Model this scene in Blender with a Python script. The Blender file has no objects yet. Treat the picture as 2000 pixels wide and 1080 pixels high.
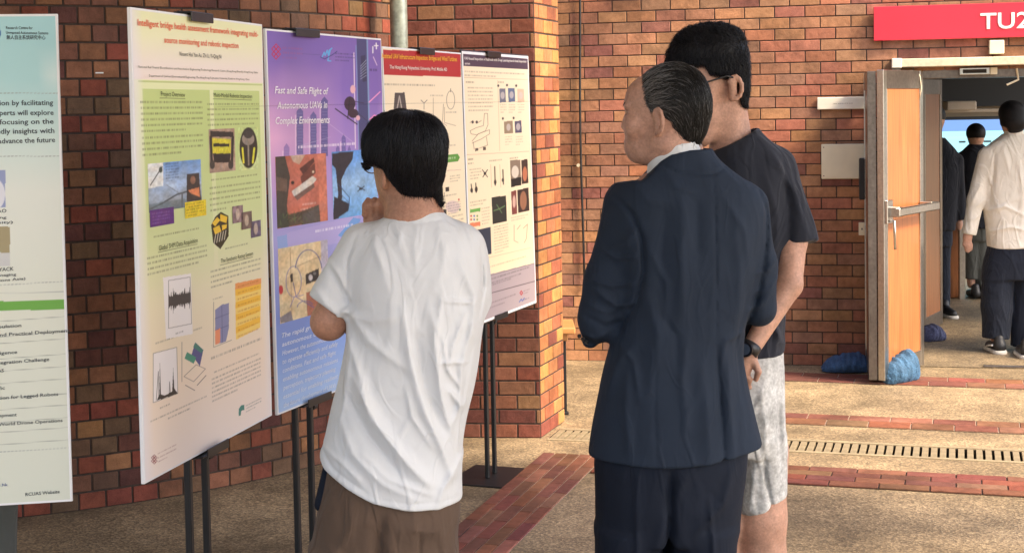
import bpy, math, random
import numpy as np
from mathutils import Vector, Matrix

random.seed(7)
rng = np.random.default_rng(11)
scn = bpy.context.scene
COL = scn.collection

# ---------------------------------------------------------------- camera
EYE = 1.68
FPX = 2900.0                       # focal length in photo pixels (photo 2000 wide)
cam_d = bpy.data.cameras.new('camera')
cam = bpy.data.objects.new('camera', cam_d)
COL.objects.link(cam)
cam_d.sensor_width = 36.0
cam_d.lens = 36.0 * FPX / 2000.0
cam_d.shift_y = -0.094
cam_d.clip_start = 0.05
cam_d.clip_end = 400.0
PITCH = math.atan(140.0 / FPX)
ROLL = -0.0175
CM = Matrix.Translation((0, 0, EYE)) @ Matrix.Rotation(math.pi / 2 - PITCH, 4, 'X') @ Matrix.Rotation(ROLL, 4, 'Z')
cam.matrix_world = CM
scn.camera = cam

# ---------------------------------------------------------------- world, sun, exposure
SUN_EL, SUN_AZ = math.radians(45), math.radians(125)   # azimuth clockwise from +Y: light from the right, a little behind the camera
w = bpy.data.worlds.new('World')
scn.world = w
w.use_nodes = True
nt = w.node_tree
sky = nt.nodes.new('ShaderNodeTexSky')
sky.sky_type = 'NISHITA'
sky.sun_disc = False
sky.sun_elevation = SUN_EL
sky.sun_rotation = SUN_AZ
sky.air_density = 1.0
sky.dust_density = 3.0
sky.ozone_density = 1.0
nt.links.new(sky.outputs[0], nt.nodes['Background'].inputs[0])
nt.nodes['Background'].inputs[1].default_value = 0.15
sun_d = bpy.data.lights.new('sun', 'SUN')
sun_d.energy = 2.5
sun_d.angle = math.radians(12)
sun_d.color = (1.0, 0.81, 0.55)
sun = bpy.data.objects.new('sun', sun_d)
COL.objects.link(sun)
sdir = Vector((math.sin(SUN_AZ) * math.cos(SUN_EL), math.cos(SUN_AZ) * math.cos(SUN_EL), math.sin(SUN_EL)))
sun.rotation_euler = sdir.to_track_quat('Z', 'Y').to_euler()
sun.location = (6, -4, 8)
scn.view_settings.view_transform = 'Standard'
scn.view_settings.look = 'None'
scn.view_settings.gamma = 1.0
scn.view_settings.exposure = 1.7
scn.view_settings.use_curve_mapping = False
scn.cycles.use_denoising = True
scn.cycles.max_bounces = 6

# ---------------------------------------------------------------- measuring helpers (photo pixels -> metres)
R3 = CM.to_3x3()
def ray(u, v):
    return R3 @ Vector(((u - 1000.0) / FPX, -(v - 352.0) / FPX, -1.0))
def W(u, v, y):
    d = ray(u, v)
    return Vector((0, 0, EYE)) + d * (y / d.y)
def G(u, v, z=0.0):
    d = ray(u, v)
    return Vector((0, 0, EYE)) + d * ((z - EYE) / d.z)
RI = R3.inverted()
def proj(p):
    q = RI @ (Vector(p) - Vector((0, 0, EYE)))
    return 1000 + FPX * q.x / -q.z, 352 - FPX * q.y / -q.z
def S(r, g, b, k=1.0):
    def f(c):
        c = c / 255.0
        return (c / 12.92 if c <= .04045 else ((c + .055) / 1.055) ** 2.4) * k
    return (f(r), f(g), f(b))

# ---------------------------------------------------------------- object helpers
def link(name, me, m=None, parent=None):
    o = bpy.data.objects.new(name, me)
    COL.objects.link(o)
    if m is not None and me is not None and not me.materials:
        me.materials.append(m)
    if parent is not None:
        o.parent = parent
    return o
def tag(o, label=None, cat=None, group=None, kind=None):
    if label: o['label'] = label
    if cat: o['category'] = cat
    if group: o['group'] = group
    if kind: o['kind'] = kind
    return o
def empty(name, loc=(0, 0, 0), rz=0.0, **k):
    o = bpy.data.objects.new(name, None)
    COL.objects.link(o)
    o.location = loc
    o.rotation_euler = (0, 0, rz)
    o.empty_display_size = 0.1
    return tag(o, **k)
def mesh(name, v, f, smooth=False):
    me = bpy.data.meshes.new(name)
    me.from_pydata([tuple(p) for p in v], [], f)
    if smooth:
        me.polygons.foreach_set('use_smooth', [True] * len(me.polygons))
    me.update()
    return me

class MB:
    """collects boxes, bars, tubes and sweeps for one mesh"""
    def __init__(s): s.v = []; s.f = []
    def add(s, v, f):
        n = len(s.v); s.v += [Vector(p) for p in v]; s.f += [tuple(i + n for i in q) for q in f]; return s
    def box(s, c, d, M=None, bev=0.0):
        hx, hy, hz = d[0] / 2, d[1] / 2, d[2] / 2
        M = M or Matrix.Identity(4)
        c = Vector(c)
        if bev <= 0:
            v = [(x, y, z) for z in (-hz, hz) for y in (-hy, hy) for x in (-hx, hx)]
            f = [(0, 2, 3, 1), (4, 5, 7, 6), (0, 1, 5, 4), (2, 6, 7, 3), (0, 4, 6, 2), (1, 3, 7, 5)]
            return s.add([M @ (c + Vector(p)) for p in v], f)
        b = min(bev, hx * .9, hy * .9, hz * .9)
        v = []; idx = {}
        for sx in (-1, 1):
            for sy in (-1, 1):
                for sz in (-1, 1):
                    for k in range(3):
                        p = [sx * hx, sy * hy, sz * hz]
                        for j in range(3):
                            if j != k: p[j] -= (sx, sy, sz)[j] * b
                        idx[(sx, sy, sz, k)] = len(v); v.append(M @ (c + Vector(p)))
        f = []
        I = lambda *a: idx[a]
        for q in (-1, 1):
            f.append((I(q, -1, -1, 0), I(q, 1, -1, 0), I(q, 1, 1, 0), I(q, -1, 1, 0))[::q])
            f.append((I(-1, q, -1, 1), I(-1, q, 1, 1), I(1, q, 1, 1), I(1, q, -1, 1))[::q])
            f.append((I(-1, -1, q, 2), I(1, -1, q, 2), I(1, 1, q, 2), I(-1, 1, q, 2))[::q])
        for a in (-1, 1):
            for bb in (-1, 1):
                r = a * bb
                f.append((I(a, bb, -1, 0), I(a, bb, -1, 1), I(a, bb, 1, 1), I(a, bb, 1, 0))[::r])
                f.append((I(a, -1, bb, 2), I(a, -1, bb, 0), I(a, 1, bb, 0), I(a, 1, bb, 2))[::r])
                f.append((I(-1, a, bb, 1), I(-1, a, bb, 2), I(1, a, bb, 2), I(1, a, bb, 1))[::r])
        for sx in (-1, 1):
            for sy in (-1, 1):
                for sz in (-1, 1):
                    f.append((I(sx, sy, sz, 0), I(sx, sy, sz, 1), I(sx, sy, sz, 2))[::(sx * sy * sz)])
        return s.add(v, f)
    def bar(s, a, b, w_, h_, up=(0, 0, 1), bev=0.0):
        a, b = Vector(a), Vector(b)
        y = (b - a); L = y.length; y.normalize()
        u = Vector(up)
        if abs(y.dot(u)) > .98: u = Vector((0, 1, 0)) if abs(y.y) < .9 else Vector((1, 0, 0))
        x = y.cross(u).normalized(); z = x.cross(y)
        M = Matrix((x, y, z)).transposed().to_4x4(); M.translation = (a + b) / 2
        return s.box((0, 0, 0), (w_, L, h_), M, bev)
    def tube(s, pts, r, n=10, cap=True):
        pts = [Vector(p) for p in pts]
        rr = r if isinstance(r, (list, tuple)) else [r] * len(pts)
        base = len(s.v)
        pu = None
        for i, p in enumerate(pts):
            t = (pts[min(i + 1, len(pts) - 1)] - pts[max(i - 1, 0)]).normalized()
            if pu is None:
                pu = Vector((0, 0, 1)) if abs(t.z) < .9 else Vector((1, 0, 0))
            x = t.cross(pu).normalized(); pu = x.cross(t).normalized()
            for k in range(n):
                a = 2 * math.pi * k / n
                s.v.append(p + (x * math.cos(a) + pu * math.sin(a)) * rr[i])
        for i in range(len(pts) - 1):
            for k in range(n):
                a = base + i * n + k; b = base + i * n + (k + 1) % n
                s.f.append((a, b, b + n, a + n))
        if cap:
            s.f.append(tuple(base + k for k in range(n))[::-1])
            s.f.append(tuple(base + (len(pts) - 1) * n + k for k in range(n)))
        return s
    def build(s, name, m, parent=None, smooth=False):
        v = s.v
        me = mesh(name, v, s.f, smooth)
        o = link(name, me, m, parent)
        return o

def frame_mat(origin, xdir):
    """upright frame: local x along xdir (horizontal), z up, -y towards the viewer side"""
    x = Vector((xdir[0], xdir[1], 0)).normalized(); z = Vector((0, 0, 1)); y = z.cross(x)
    M = Matrix((x, y, z)).transposed().to_4x4(); M.translation = Vector(origin)
    return M

# ---------------------------------------------------------------- materials
def mat(name, col, rough=.6, metal=0.0, noise=None, bump=None, spec=.5, sheen=0.0, var=.25, coat=0.0, emit=None):
    """noise: scale of a colour variation (var = strength); bump: list of (scale, height)"""
    m = bpy.data.materials.new(name); m.use_nodes = True
    nt = m.node_tree; b = nt.nodes['Principled BSDF']
    b.inputs['Base Color'].default_value = (*col, 1)
    b.inputs['Roughness'].default_value = rough
    b.inputs['Metallic'].default_value = metal
    b.inputs['Specular IOR Level'].default_value = spec
    b.inputs['Sheen Weight'].default_value = sheen
    b.inputs['Coat Weight'].default_value = coat
    tc = nt.nodes.new('ShaderNodeTexCoord')
    if emit:
        b.inputs['Emission Color'].default_value = (*emit[0], 1); b.inputs['Emission Strength'].default_value = emit[1]
    if noise:
        scales = noise if isinstance(noise, (list, tuple)) else [noise]
        prev = None
        for sc in scales:
            n = nt.nodes.new('ShaderNodeTexNoise'); n.inputs['Scale'].default_value = sc; n.inputs['Detail'].default_value = 5
            nt.links.new(tc.outputs['Object'], n.inputs['Vector'])
            mr = nt.nodes.new('ShaderNodeMapRange'); mr.inputs[1].default_value = .3; mr.inputs[2].default_value = .7
            mr.inputs[3].default_value = 1 - var; mr.inputs[4].default_value = 1 + var
            nt.links.new(n.outputs[0], mr.inputs[0])
            if prev is None: prev = mr.outputs[0]
            else:
                mm = nt.nodes.new('ShaderNodeMath'); mm.operation = 'MULTIPLY'
                nt.links.new(prev, mm.inputs[0]); nt.links.new(mr.outputs[0], mm.inputs[1]); prev = mm.outputs[0]
        vm = nt.nodes.new('ShaderNodeVectorMath'); vm.operation = 'SCALE'
        vm.inputs[0].default_value = col
        nt.links.new(prev, vm.inputs['Scale'])
        nt.links.new(vm.outputs[0], b.inputs['Base Color'])
    if bump:
        last = None
        for sc, h, *kind in bump:
            n = nt.nodes.new('ShaderNodeTexNoise'); n.inputs['Scale'].default_value = sc; n.inputs['Detail'].default_value = 4
            nt.links.new(tc.outputs['Object'], n.inputs['Vector'])
            bp = nt.nodes.new('ShaderNodeBump'); bp.inputs['Distance'].default_value = h; bp.inputs['Strength'].default_value = 1
            if kind:                      # sharp creases: ridges where the noise crosses its middle
                mp = nt.nodes.new('ShaderNodeMapping'); mp.inputs['Scale'].default_value = (1, 1, .45); mp.inputs['Rotation'].default_value = (.3, .5, 0)
                nt.links.new(tc.outputs['Object'], mp.inputs[0]); nt.links.new(mp.outputs[0], n.inputs['Vector']); n.inputs['Detail'].default_value = 1.5; n.inputs['Distortion'].default_value = .8
                sb = nt.nodes.new('ShaderNodeMath'); sb.operation = 'SUBTRACT'; sb.inputs[1].default_value = .5; nt.links.new(n.outputs[0], sb.inputs[0])
                ab = nt.nodes.new('ShaderNodeMath'); ab.operation = 'ABSOLUTE'; nt.links.new(sb.outputs[0], ab.inputs[0])
                mr_ = nt.nodes.new('ShaderNodeMapRange'); mr_.inputs[1].default_value = 0; mr_.inputs[2].default_value = .09; mr_.inputs[3].default_value = 1; mr_.inputs[4].default_value = 0; mr_.interpolation_type = 'SMOOTHERSTEP'
                nt.links.new(ab.outputs[0], mr_.inputs[0]); nt.links.new(mr_.outputs[0], bp.inputs['Height'])
            else: nt.links.new(n.outputs[0], bp.inputs['Height'])
            if last: nt.links.new(last.outputs[0], bp.inputs['Normal'])
            last = bp
        nt.links.new(last.outputs[0], b.inputs['Normal'])
    return m

def brick_mat(name, source):
    """speckled fired clay; colour from the object colour or a per-face attribute"""
    m = bpy.data.materials.new(name); m.use_nodes = True
    nt = m.node_tree; b = nt.nodes['Principled BSDF']; L = nt.links.new
    b.inputs['Roughness'].default_value = .72; b.inputs['Specular IOR Level'].default_value = .3
    if source == 'object':
        oi = nt.nodes.new('ShaderNodeObjectInfo'); c = oi.outputs['Color']
    else:
        at = nt.nodes.new('ShaderNodeAttribute'); at.attribute_name = source; c = at.outputs['Color']
    g = nt.nodes.new('ShaderNodeNewGeometry')
    n1 = nt.nodes.new('ShaderNodeTexNoise'); n1.inputs['Scale'].default_value = 420; n1.inputs['Detail'].default_value = 3
    n2 = nt.nodes.new('ShaderNodeTexNoise'); n2.inputs['Scale'].default_value = 9; n2.inputs['Detail'].default_value = 5
    n3 = nt.nodes.new('ShaderNodeTexNoise'); n3.inputs['Scale'].default_value = 30; n3.inputs['Detail'].default_value = 4
    for n in (n1, n2, n3): L(g.outputs['Position'], n.inputs['Vector'])
    def rng_(n, a, bb, lo=.3, hi=.7):
        r = nt.nodes.new('ShaderNodeMapRange'); r.inputs[1].default_value = lo; r.inputs[2].default_value = hi
        r.inputs[3].default_value = a; r.inputs[4].default_value = bb; L(n.outputs[0], r.inputs[0]); return r.outputs[0]
    def mul(a, bb):
        q = nt.nodes.new('ShaderNodeMath'); q.operation = 'MULTIPLY'; L(a, q.inputs[0]); L(bb, q.inputs[1]); return q.outputs[0]
    n4 = nt.nodes.new('ShaderNodeTexNoise'); n4.inputs['Scale'].default_value = 1.7; n4.inputs['Detail'].default_value = 7; n4.inputs['Roughness'].default_value = .65
    L(g.outputs['Position'], n4.inputs['Vector'])
    f = mul(mul(mul(rng_(n1, .76, 1.24), rng_(n2, .80, 1.15)), rng_(n3, .85, 1.12)), rng_(n4, .72, 1.16, .36, .60))
    vm = nt.nodes.new('ShaderNodeVectorMath'); vm.operation = 'SCALE'; L(c, vm.inputs[0]); L(f, vm.inputs['Scale'])
    L(vm.outputs[0], b.inputs['Base Color'])
    bp = nt.nodes.new('ShaderNodeBump'); bp.inputs['Distance'].default_value = .0012; L(n1.outputs[0], bp.inputs['Height'])
    bq = nt.nodes.new('ShaderNodeBump'); bq.inputs['Distance'].default_value = .004; L(n3.outputs[0], bq.inputs['Height']); L(bp.outputs[0], bq.inputs['Normal'])
    L(bq.outputs[0], b.inputs['Normal'])
    return m

def ink_mat():
    m = bpy.data.materials.new('printed_ink'); m.use_nodes = True
    nt = m.node_tree; b = nt.nodes['Principled BSDF']
    at = nt.nodes.new('ShaderNodeAttribute'); at.attribute_name = 'ink'
    nt.links.new(at.outputs['Color'], b.inputs['Base Color'])
    b.inputs['Roughness'].default_value = .45; b.inputs['Specular IOR Level'].default_value = .35
    return m

def floor_mat(name, base, dark=.55):
    m = bpy.data.materials.new(name); m.use_nodes = True
    nt = m.node_tree; b = nt.nodes['Principled BSDF']; L = nt.links.new
    g = nt.nodes.new('ShaderNodeNewGeometry')
    vo = nt.nodes.new('ShaderNodeTexVoronoi'); vo.inputs['Scale'].default_value = 130
    n1 = nt.nodes.new('ShaderNodeTexNoise'); n1.inputs['Scale'].default_value = 60; n1.inputs['Detail'].default_value = 6
    n2 = nt.nodes.new('ShaderNodeTexNoise'); n2.inputs['Scale'].default_value = 1.3; n2.inputs['Detail'].default_value = 6
    n3 = nt.nodes.new('ShaderNodeTexNoise'); n3.inputs['Scale'].default_value = 6; n3.inputs['Detail'].default_value = 7; n3.inputs['Roughness'].default_value = .7
    for n in (vo, n1, n2, n3): L(g.outputs['Position'], n.inputs['Vector'])
    r = nt.nodes.new('ShaderNodeValToRGB')
    e = r.color_ramp.elements
    e[0].position = 0; e[0].color = (*[c * .58 for c in base], 1)
    e[1].position = 1; e[1].color = (min(1, base[0] * 1.6), min(1, base[1] * 1.58), min(1, base[2] * 1.5), 1)
    x = e.new(.35); x.color = (base[0] * .8, base[1] * .78, base[2] * .75, 1)
    x = e.new(.7); x.color = (base[0] * 1.15, base[1] * 1.12, base[2] * 1.05, 1)
    sep = nt.nodes.new('ShaderNodeSeparateColor'); L(vo.outputs['Color'], sep.inputs[0]); L(sep.outputs[0], r.inputs[0])
    def rg(n, a, bb, lo=.3, hi=.7):
        q = nt.nodes.new('ShaderNodeMapRange'); q.inputs[1].default_value = lo; q.inputs[2].default_value = hi
        q.inputs[3].default_value = a; q.inputs[4].default_value = bb; L(n.outputs[0], q.inputs[0]); return q.outputs[0]
    def mul(a, bb):
        q = nt.nodes.new('ShaderNodeMath'); q.operation = 'MULTIPLY'; L(a, q.inputs[0]); L(bb, q.inputs[1]); return q.outputs[0]
    f = mul(mul(rg(n1, .8, 1.2), rg(n2, dark, 1.15, .32, .62)), rg(n3, .72, 1.12, .35, .6))
    vm = nt.nodes.new('ShaderNodeVectorMath'); vm.operation = 'SCALE'; L(r.outputs[0], vm.inputs[0]); L(f, vm.inputs['Scale'])
    L(vm.outputs[0], b.inputs['Base Color'])
    b.inputs['Roughness'].default_value = .6; b.inputs['Specular IOR Level'].default_value = .35
    bp = nt.nodes.new('ShaderNodeBump'); bp.inputs['Distance'].default_value = .0012; L(vo.outputs['Distance'], bp.inputs['Height'])
    L(bp.outputs[0], b.inputs['Normal'])
    return m

def wood_mat(name, col, scale=(60, 60, 3)):
    m = bpy.data.materials.new(name); m.use_nodes = True
    nt = m.node_tree; b = nt.nodes['Principled BSDF']; L = nt.links.new
    tc = nt.nodes.new('ShaderNodeTexCoord'); mp = nt.nodes.new('ShaderNodeMapping'); mp.inputs['Scale'].default_value = scale
    L(tc.outputs['Object'], mp.inputs[0])
    n = nt.nodes.new('ShaderNodeTexNoise'); n.inputs['Scale'].default_value = 1; n.inputs['Detail'].default_value = 6; n.inputs['Distortion'].default_value = .6
    L(mp.outputs[0], n.inputs['Vector'])
    r = nt.nodes.new('ShaderNodeValToRGB'); e = r.color_ramp.elements
    e[0].position = .3; e[0].color = (*[c * .72 for c in col], 1); e[1].position = .7; e[1].color = (*[min(1, c * 1.15) for c in col], 1)
    L(n.outputs[0], r.inputs[0]); L(r.outputs[0], b.inputs['Base Color'])
    b.inputs['Roughness'].default_value = .38; b.inputs['Coat Weight'].default_value = .15
    return m

M_BRICK = brick_mat('fired_brick', 'object')
M_BRICKJ = brick_mat('fired_brick_joined', 'tint')
M_MORTAR = mat('dark_mortar', (.05, .033, .027), .9, noise=40, bump=[(90, .002)])
M_INK = ink_mat()
M_BLACK = mat('black_powder_coat', (.012, .012, .014), .42, noise=20, var=.15)
M_STEEL = mat('brushed_steel', (.50, .48, .45), .28, 1.0, noise=[3, 60], var=.12)
M_DARKSTEEL = mat('worn_dark_steel', (.17, .145, .13), .35, .85, noise=[4, 50], var=.2)
M_CREAM = mat('cream_paint', (.62, .55, .40), .5, noise=[5, 40], var=.1, bump=[(40, .0008)])
M_BOARD = mat('white_foam_board', (.78, .78, .80), .55)
M_PALE = mat('pale_joint_mortar', (.42, .33, .25), .9, noise=60, bump=[(90, .001)])
# ================================================================ GROUND
M_FLOOR = floor_mat('exposed_aggregate_paving', (.29, .222, .142))
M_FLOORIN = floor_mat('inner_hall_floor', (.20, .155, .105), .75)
A0 = math.radians(-16.8)                                # direction of the paving bands
GX = Vector((math.cos(A0), math.sin(A0), 0)); GY = Vector((-math.sin(A0), math.cos(A0), 0))
def q2w(a, b, z=0.0): return GX * a + GY * b + Vector((0, 0, z))
def w2q(p): p = Vector(p); return p.dot(GX), p.dot(GY)
# drain channel in band coordinates
d0 = w2q(G(1530, 861)); d1 = w2q(G(1530, 878)); d2 = w2q(G(2000, 881)); d3 = w2q(G(2000, 903))
DB0 = (d1[1] + d3[1]) / 2; DB1 = (d0[1] + d2[1]) / 2
DA0 = w2q(G(1072, 855))[0]; DA1 = 9.0
m = MB()
B = 45.0
for a0, a1, b0, b1 in ((-B, B, -B, DB0), (-B, B, DB1, B), (-B, DA0, DB0, DB1), (DA1, B, DB0, DB1)):
    m.add([q2w(a0, b0), q2w(a1, b0), q2w(a1, b1), q2w(a0, b1)], [(0, 1, 2, 3)])
m.build('ground', M_FLOOR)['kind'] = 'structure'

# drain: channel below the paving, bars across it
M_GRATE = mat('cast_drain_cover', (.25, .2, .125), .7, noise=[20, 200], var=.2, bump=[(150, .001)])
M_PIT = mat('drain_pit', (.02, .017, .014), .9)
M_KERBC = mat('pale_concrete_edging', (.30, .24, .15), .8, noise=[6, 90], var=.18)
dr = empty('drain', q2w(DA0, DB0), label='long slotted floor drain running beside the brick band to the brick pillar', cat='drain')
dinv = Matrix.Translation(-q2w(DA0, DB0))
m = MB()
c = [(DA0, DB0), (DA1, DB0), (DA1, DB1), (DA0, DB1)]
top = [dinv @ q2w(a, b, 0) for a, b in c]; bot = [dinv @ q2w(a, b, -.14) for a, b in c]
m.add(top + bot, [(4, 5, 6, 7), (0, 1, 5, 4), (1, 2, 6, 5), (2, 3, 7, 6), (3, 0, 4, 7)])
m.build('channel', M_PIT, dr)
WID = DB1 - DB0
barme = None
Mg = Matrix((GX, GY, Vector((0, 0, 1)))).transposed().to_4x4()
pitch_ = .0415; nb = int((DA1 - DA0) / pitch_)
slot_l = MB()
bb = MB(); bb.box((0, 0, -.012), (pitch_ - .0125, WID - .004, .024), Mg, .001)
bar_me = mesh('bar', bb.v, bb.f); bar_me.materials.append(M_GRATE)
rest = MB()
for i in range(nb):
    a = DA0 + pitch_ * (i + .5)
    p = dinv @ q2w(a, (DB0 + DB1) / 2, .002)
    if q2w(a, DB0).x < 2.75:
        o = link('bar', bar_me, None, dr); o.location = p
    else:
        rest.box((0, 0, -.012), (pitch_ - .0125, WID - .004, .024), Matrix.Translation(p) @ Mg)
o = rest.build('bar', M_GRATE, dr); o['kind'] = 'stuff'
for b0 in (DB0 - .035, DB1 + .003):
    m = MB(); m.box(((DA0 + DA1) / 2, b0 + .016, .002), (DA1 - DA0, .03, .004), dinv @ Mg)
    m.build('rim', M_KERBC, dr)

# paving bands
BPAL = [(.19, .072, .045), (.20, .082, .05), (.17, .06, .04), (.22, .10, .06), (.15, .055, .04)]
def paver_band(name, a0, a1, b0, b1, rows, length, along='a', label=None, gap=.006, pale=True, maxobj=130, offs=.5, groupx=None):
    root = empty(name, q2w((a0 + a1) / 2, (b0 + b1) / 2), label=label, cat='paving band')
    inv = Matrix.Translation(-root.location)
    z0 = .004
    m = MB(); m.add([inv @ q2w(*p, z0) for p in ((a0, b0), (a1, b0), (a1, b1), (a0, b1))], [(0, 1, 2, 3)])
    m.build('joint_bed', M_PALE if pale else M_MORTAR, root)
    W_ = (b1 - b0) if along == 'a' else (a1 - a0)
    L_ = (a1 - a0) if along == 'a' else (b1 - b0)
    rw = W_ / rows
    cells = []
    for r in range(rows):
        s = -length * ((r % 2) * offs)
        while s < L_:
            e0, e1 = max(s, 0), min(s + length, L_)
            if e1 - e0 > .03: cells.append((e0, e1, r))
            s += length
    def place(e0, e1, r):
        if along == 'a': return a0 + (e0 + e1) / 2, b0 + rw * (r + .5), e1 - e0 - gap, rw - gap
        return a0 + rw * (r + .5), b0 + (e0 + e1) / 2, rw - gap, e1 - e0 - gap
    cells.sort(key=lambda c: place(*c)[1])
    cache = {}
    jm = MB(); cols = []
    n = 0
    for c_ in cells:
        ca, cb, la, lb = place(*c_)
        p = q2w(ca, cb); uv = proj(p) if p.y > 1 else (9999, 0)
        colr = [x * random.uniform(.85, 1.15) for x in random.choice(BPAL)]
        if -60 < uv[0] < 2060 and uv[1] < 1140 and n < maxobj:
            k = (round(la, 3), round(lb, 3))
            if k not in cache:
                q = MB(); q.box((0, 0, 0), (la, lb, .01), Mg, .0018)
                cache[k] = mesh('brick', q.v, q.f); cache[k].materials.append(M_BRICK)
            o = link('brick', cache[k], None, root); o.location = inv @ q2w(ca, cb, .0042 + random.uniform(0, .0008)); o.color = (*colr, 1)
            n += 1
        else:
            nf = len(jm.f); jm.box((ca, cb, 0), (la, lb, .01), inv @ Matrix.Translation((0, 0, .0042)) @ Mg); cols += [colr] * (len(jm.f) - nf)
    if jm.v:
        o = jm.build('brick', M_BRICKJ, root); o['kind'] = 'stuff'
        face_tint(o.data, cols)
def face_tint(me, cols, name='tint'):
    at = me.attributes.new(name, 'FLOAT_COLOR', 'FACE')
    arr = np.ones((len(cols), 4), 'f'); arr[:, :3] = cols
    at.data.foreach_set('color', arr.ravel())

s3t = (w2q(G(1160, 891))[1] + w2q(G(2000, 936))[1]) / 2; s3b = (w2q(G(1530, 946))[1] + w2q(G(2000, 971))[1]) / 2
dl = (w2q(G(1067, 889))[0] + w2q(G(900, 1013))[0]) / 2; dR = (w2q(G(1155, 924))[0] + w2q(G(989, 1080))[0]) / 2
s2t = (w2q(G(1530, 809))[1] + w2q(G(2000, 828))[1]) / 2; s2b = (w2q(G(1530, 828))[1] + w2q(G(2000, 848.5))[1]) / 2
s1t = (w2q(G(1530, 730))[1] + w2q(G(2000, 743.7))[1]) / 2; s1b = (w2q(G(1530, 746.7))[1] + w2q(G(2000, 758.5))[1]) / 2
paver_band('brick_band', dR + .004, 6.0, s3b, s3t, 4, .215, 'a', 'four-row red brick paving band crossing in front of the floor drain', pale=False)
paver_band('brick_band', dl, dR, -2.0, s3t, 5, .24, 'b', 'five-row red brick paving band running from the black easel base towards the viewer', offs=.33)
paver_band('brick_band', -1.75, 6.0, s2b, s2t, 2, .215, 'a', 'two-row orange brick paving band between the floor drain and the doorway')
paver_band('brick_band', -1.9, 6.0, s1b, s1t, 2, .215, 'a', 'two-row brick paving band under the blue sandbags at the doorway')

# ================================================================ BRICK WALLS
PAL_W = [((.20, .085, .045), 3), ((.195, .052, .033), 3), ((.14, .078, .046), 3), ((.10, .036, .029), 2), ((.155, .066, .044), 2), ((.24, .11, .055), .9)]
PAL_R = [((.33, .155, .085), 4), ((.33, .13, .08), 3), ((.28, .145, .088), 3), ((.23, .092, .07), 1.1), ((.38, .19, .10), 1.5)]
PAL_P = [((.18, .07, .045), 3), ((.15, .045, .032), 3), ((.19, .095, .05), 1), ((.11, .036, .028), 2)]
PAL_LIT = [((.36, .14, .06), 3), ((.42, .20, .07), 2), ((.30, .10, .05), 2), ((.20, .06, .04), .8)]  # brighter than the pillar front: light on the side face put into the colour
def pick(pal):
    c = random.choices([p[0] for p in pal], [p[1] for p in pal])[0]
    k = random.uniform(.86, 1.14); return [c[0] * k, c[1] * k * random.uniform(.93, 1.07), c[2] * k * random.uniform(.9, 1.1)]
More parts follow.
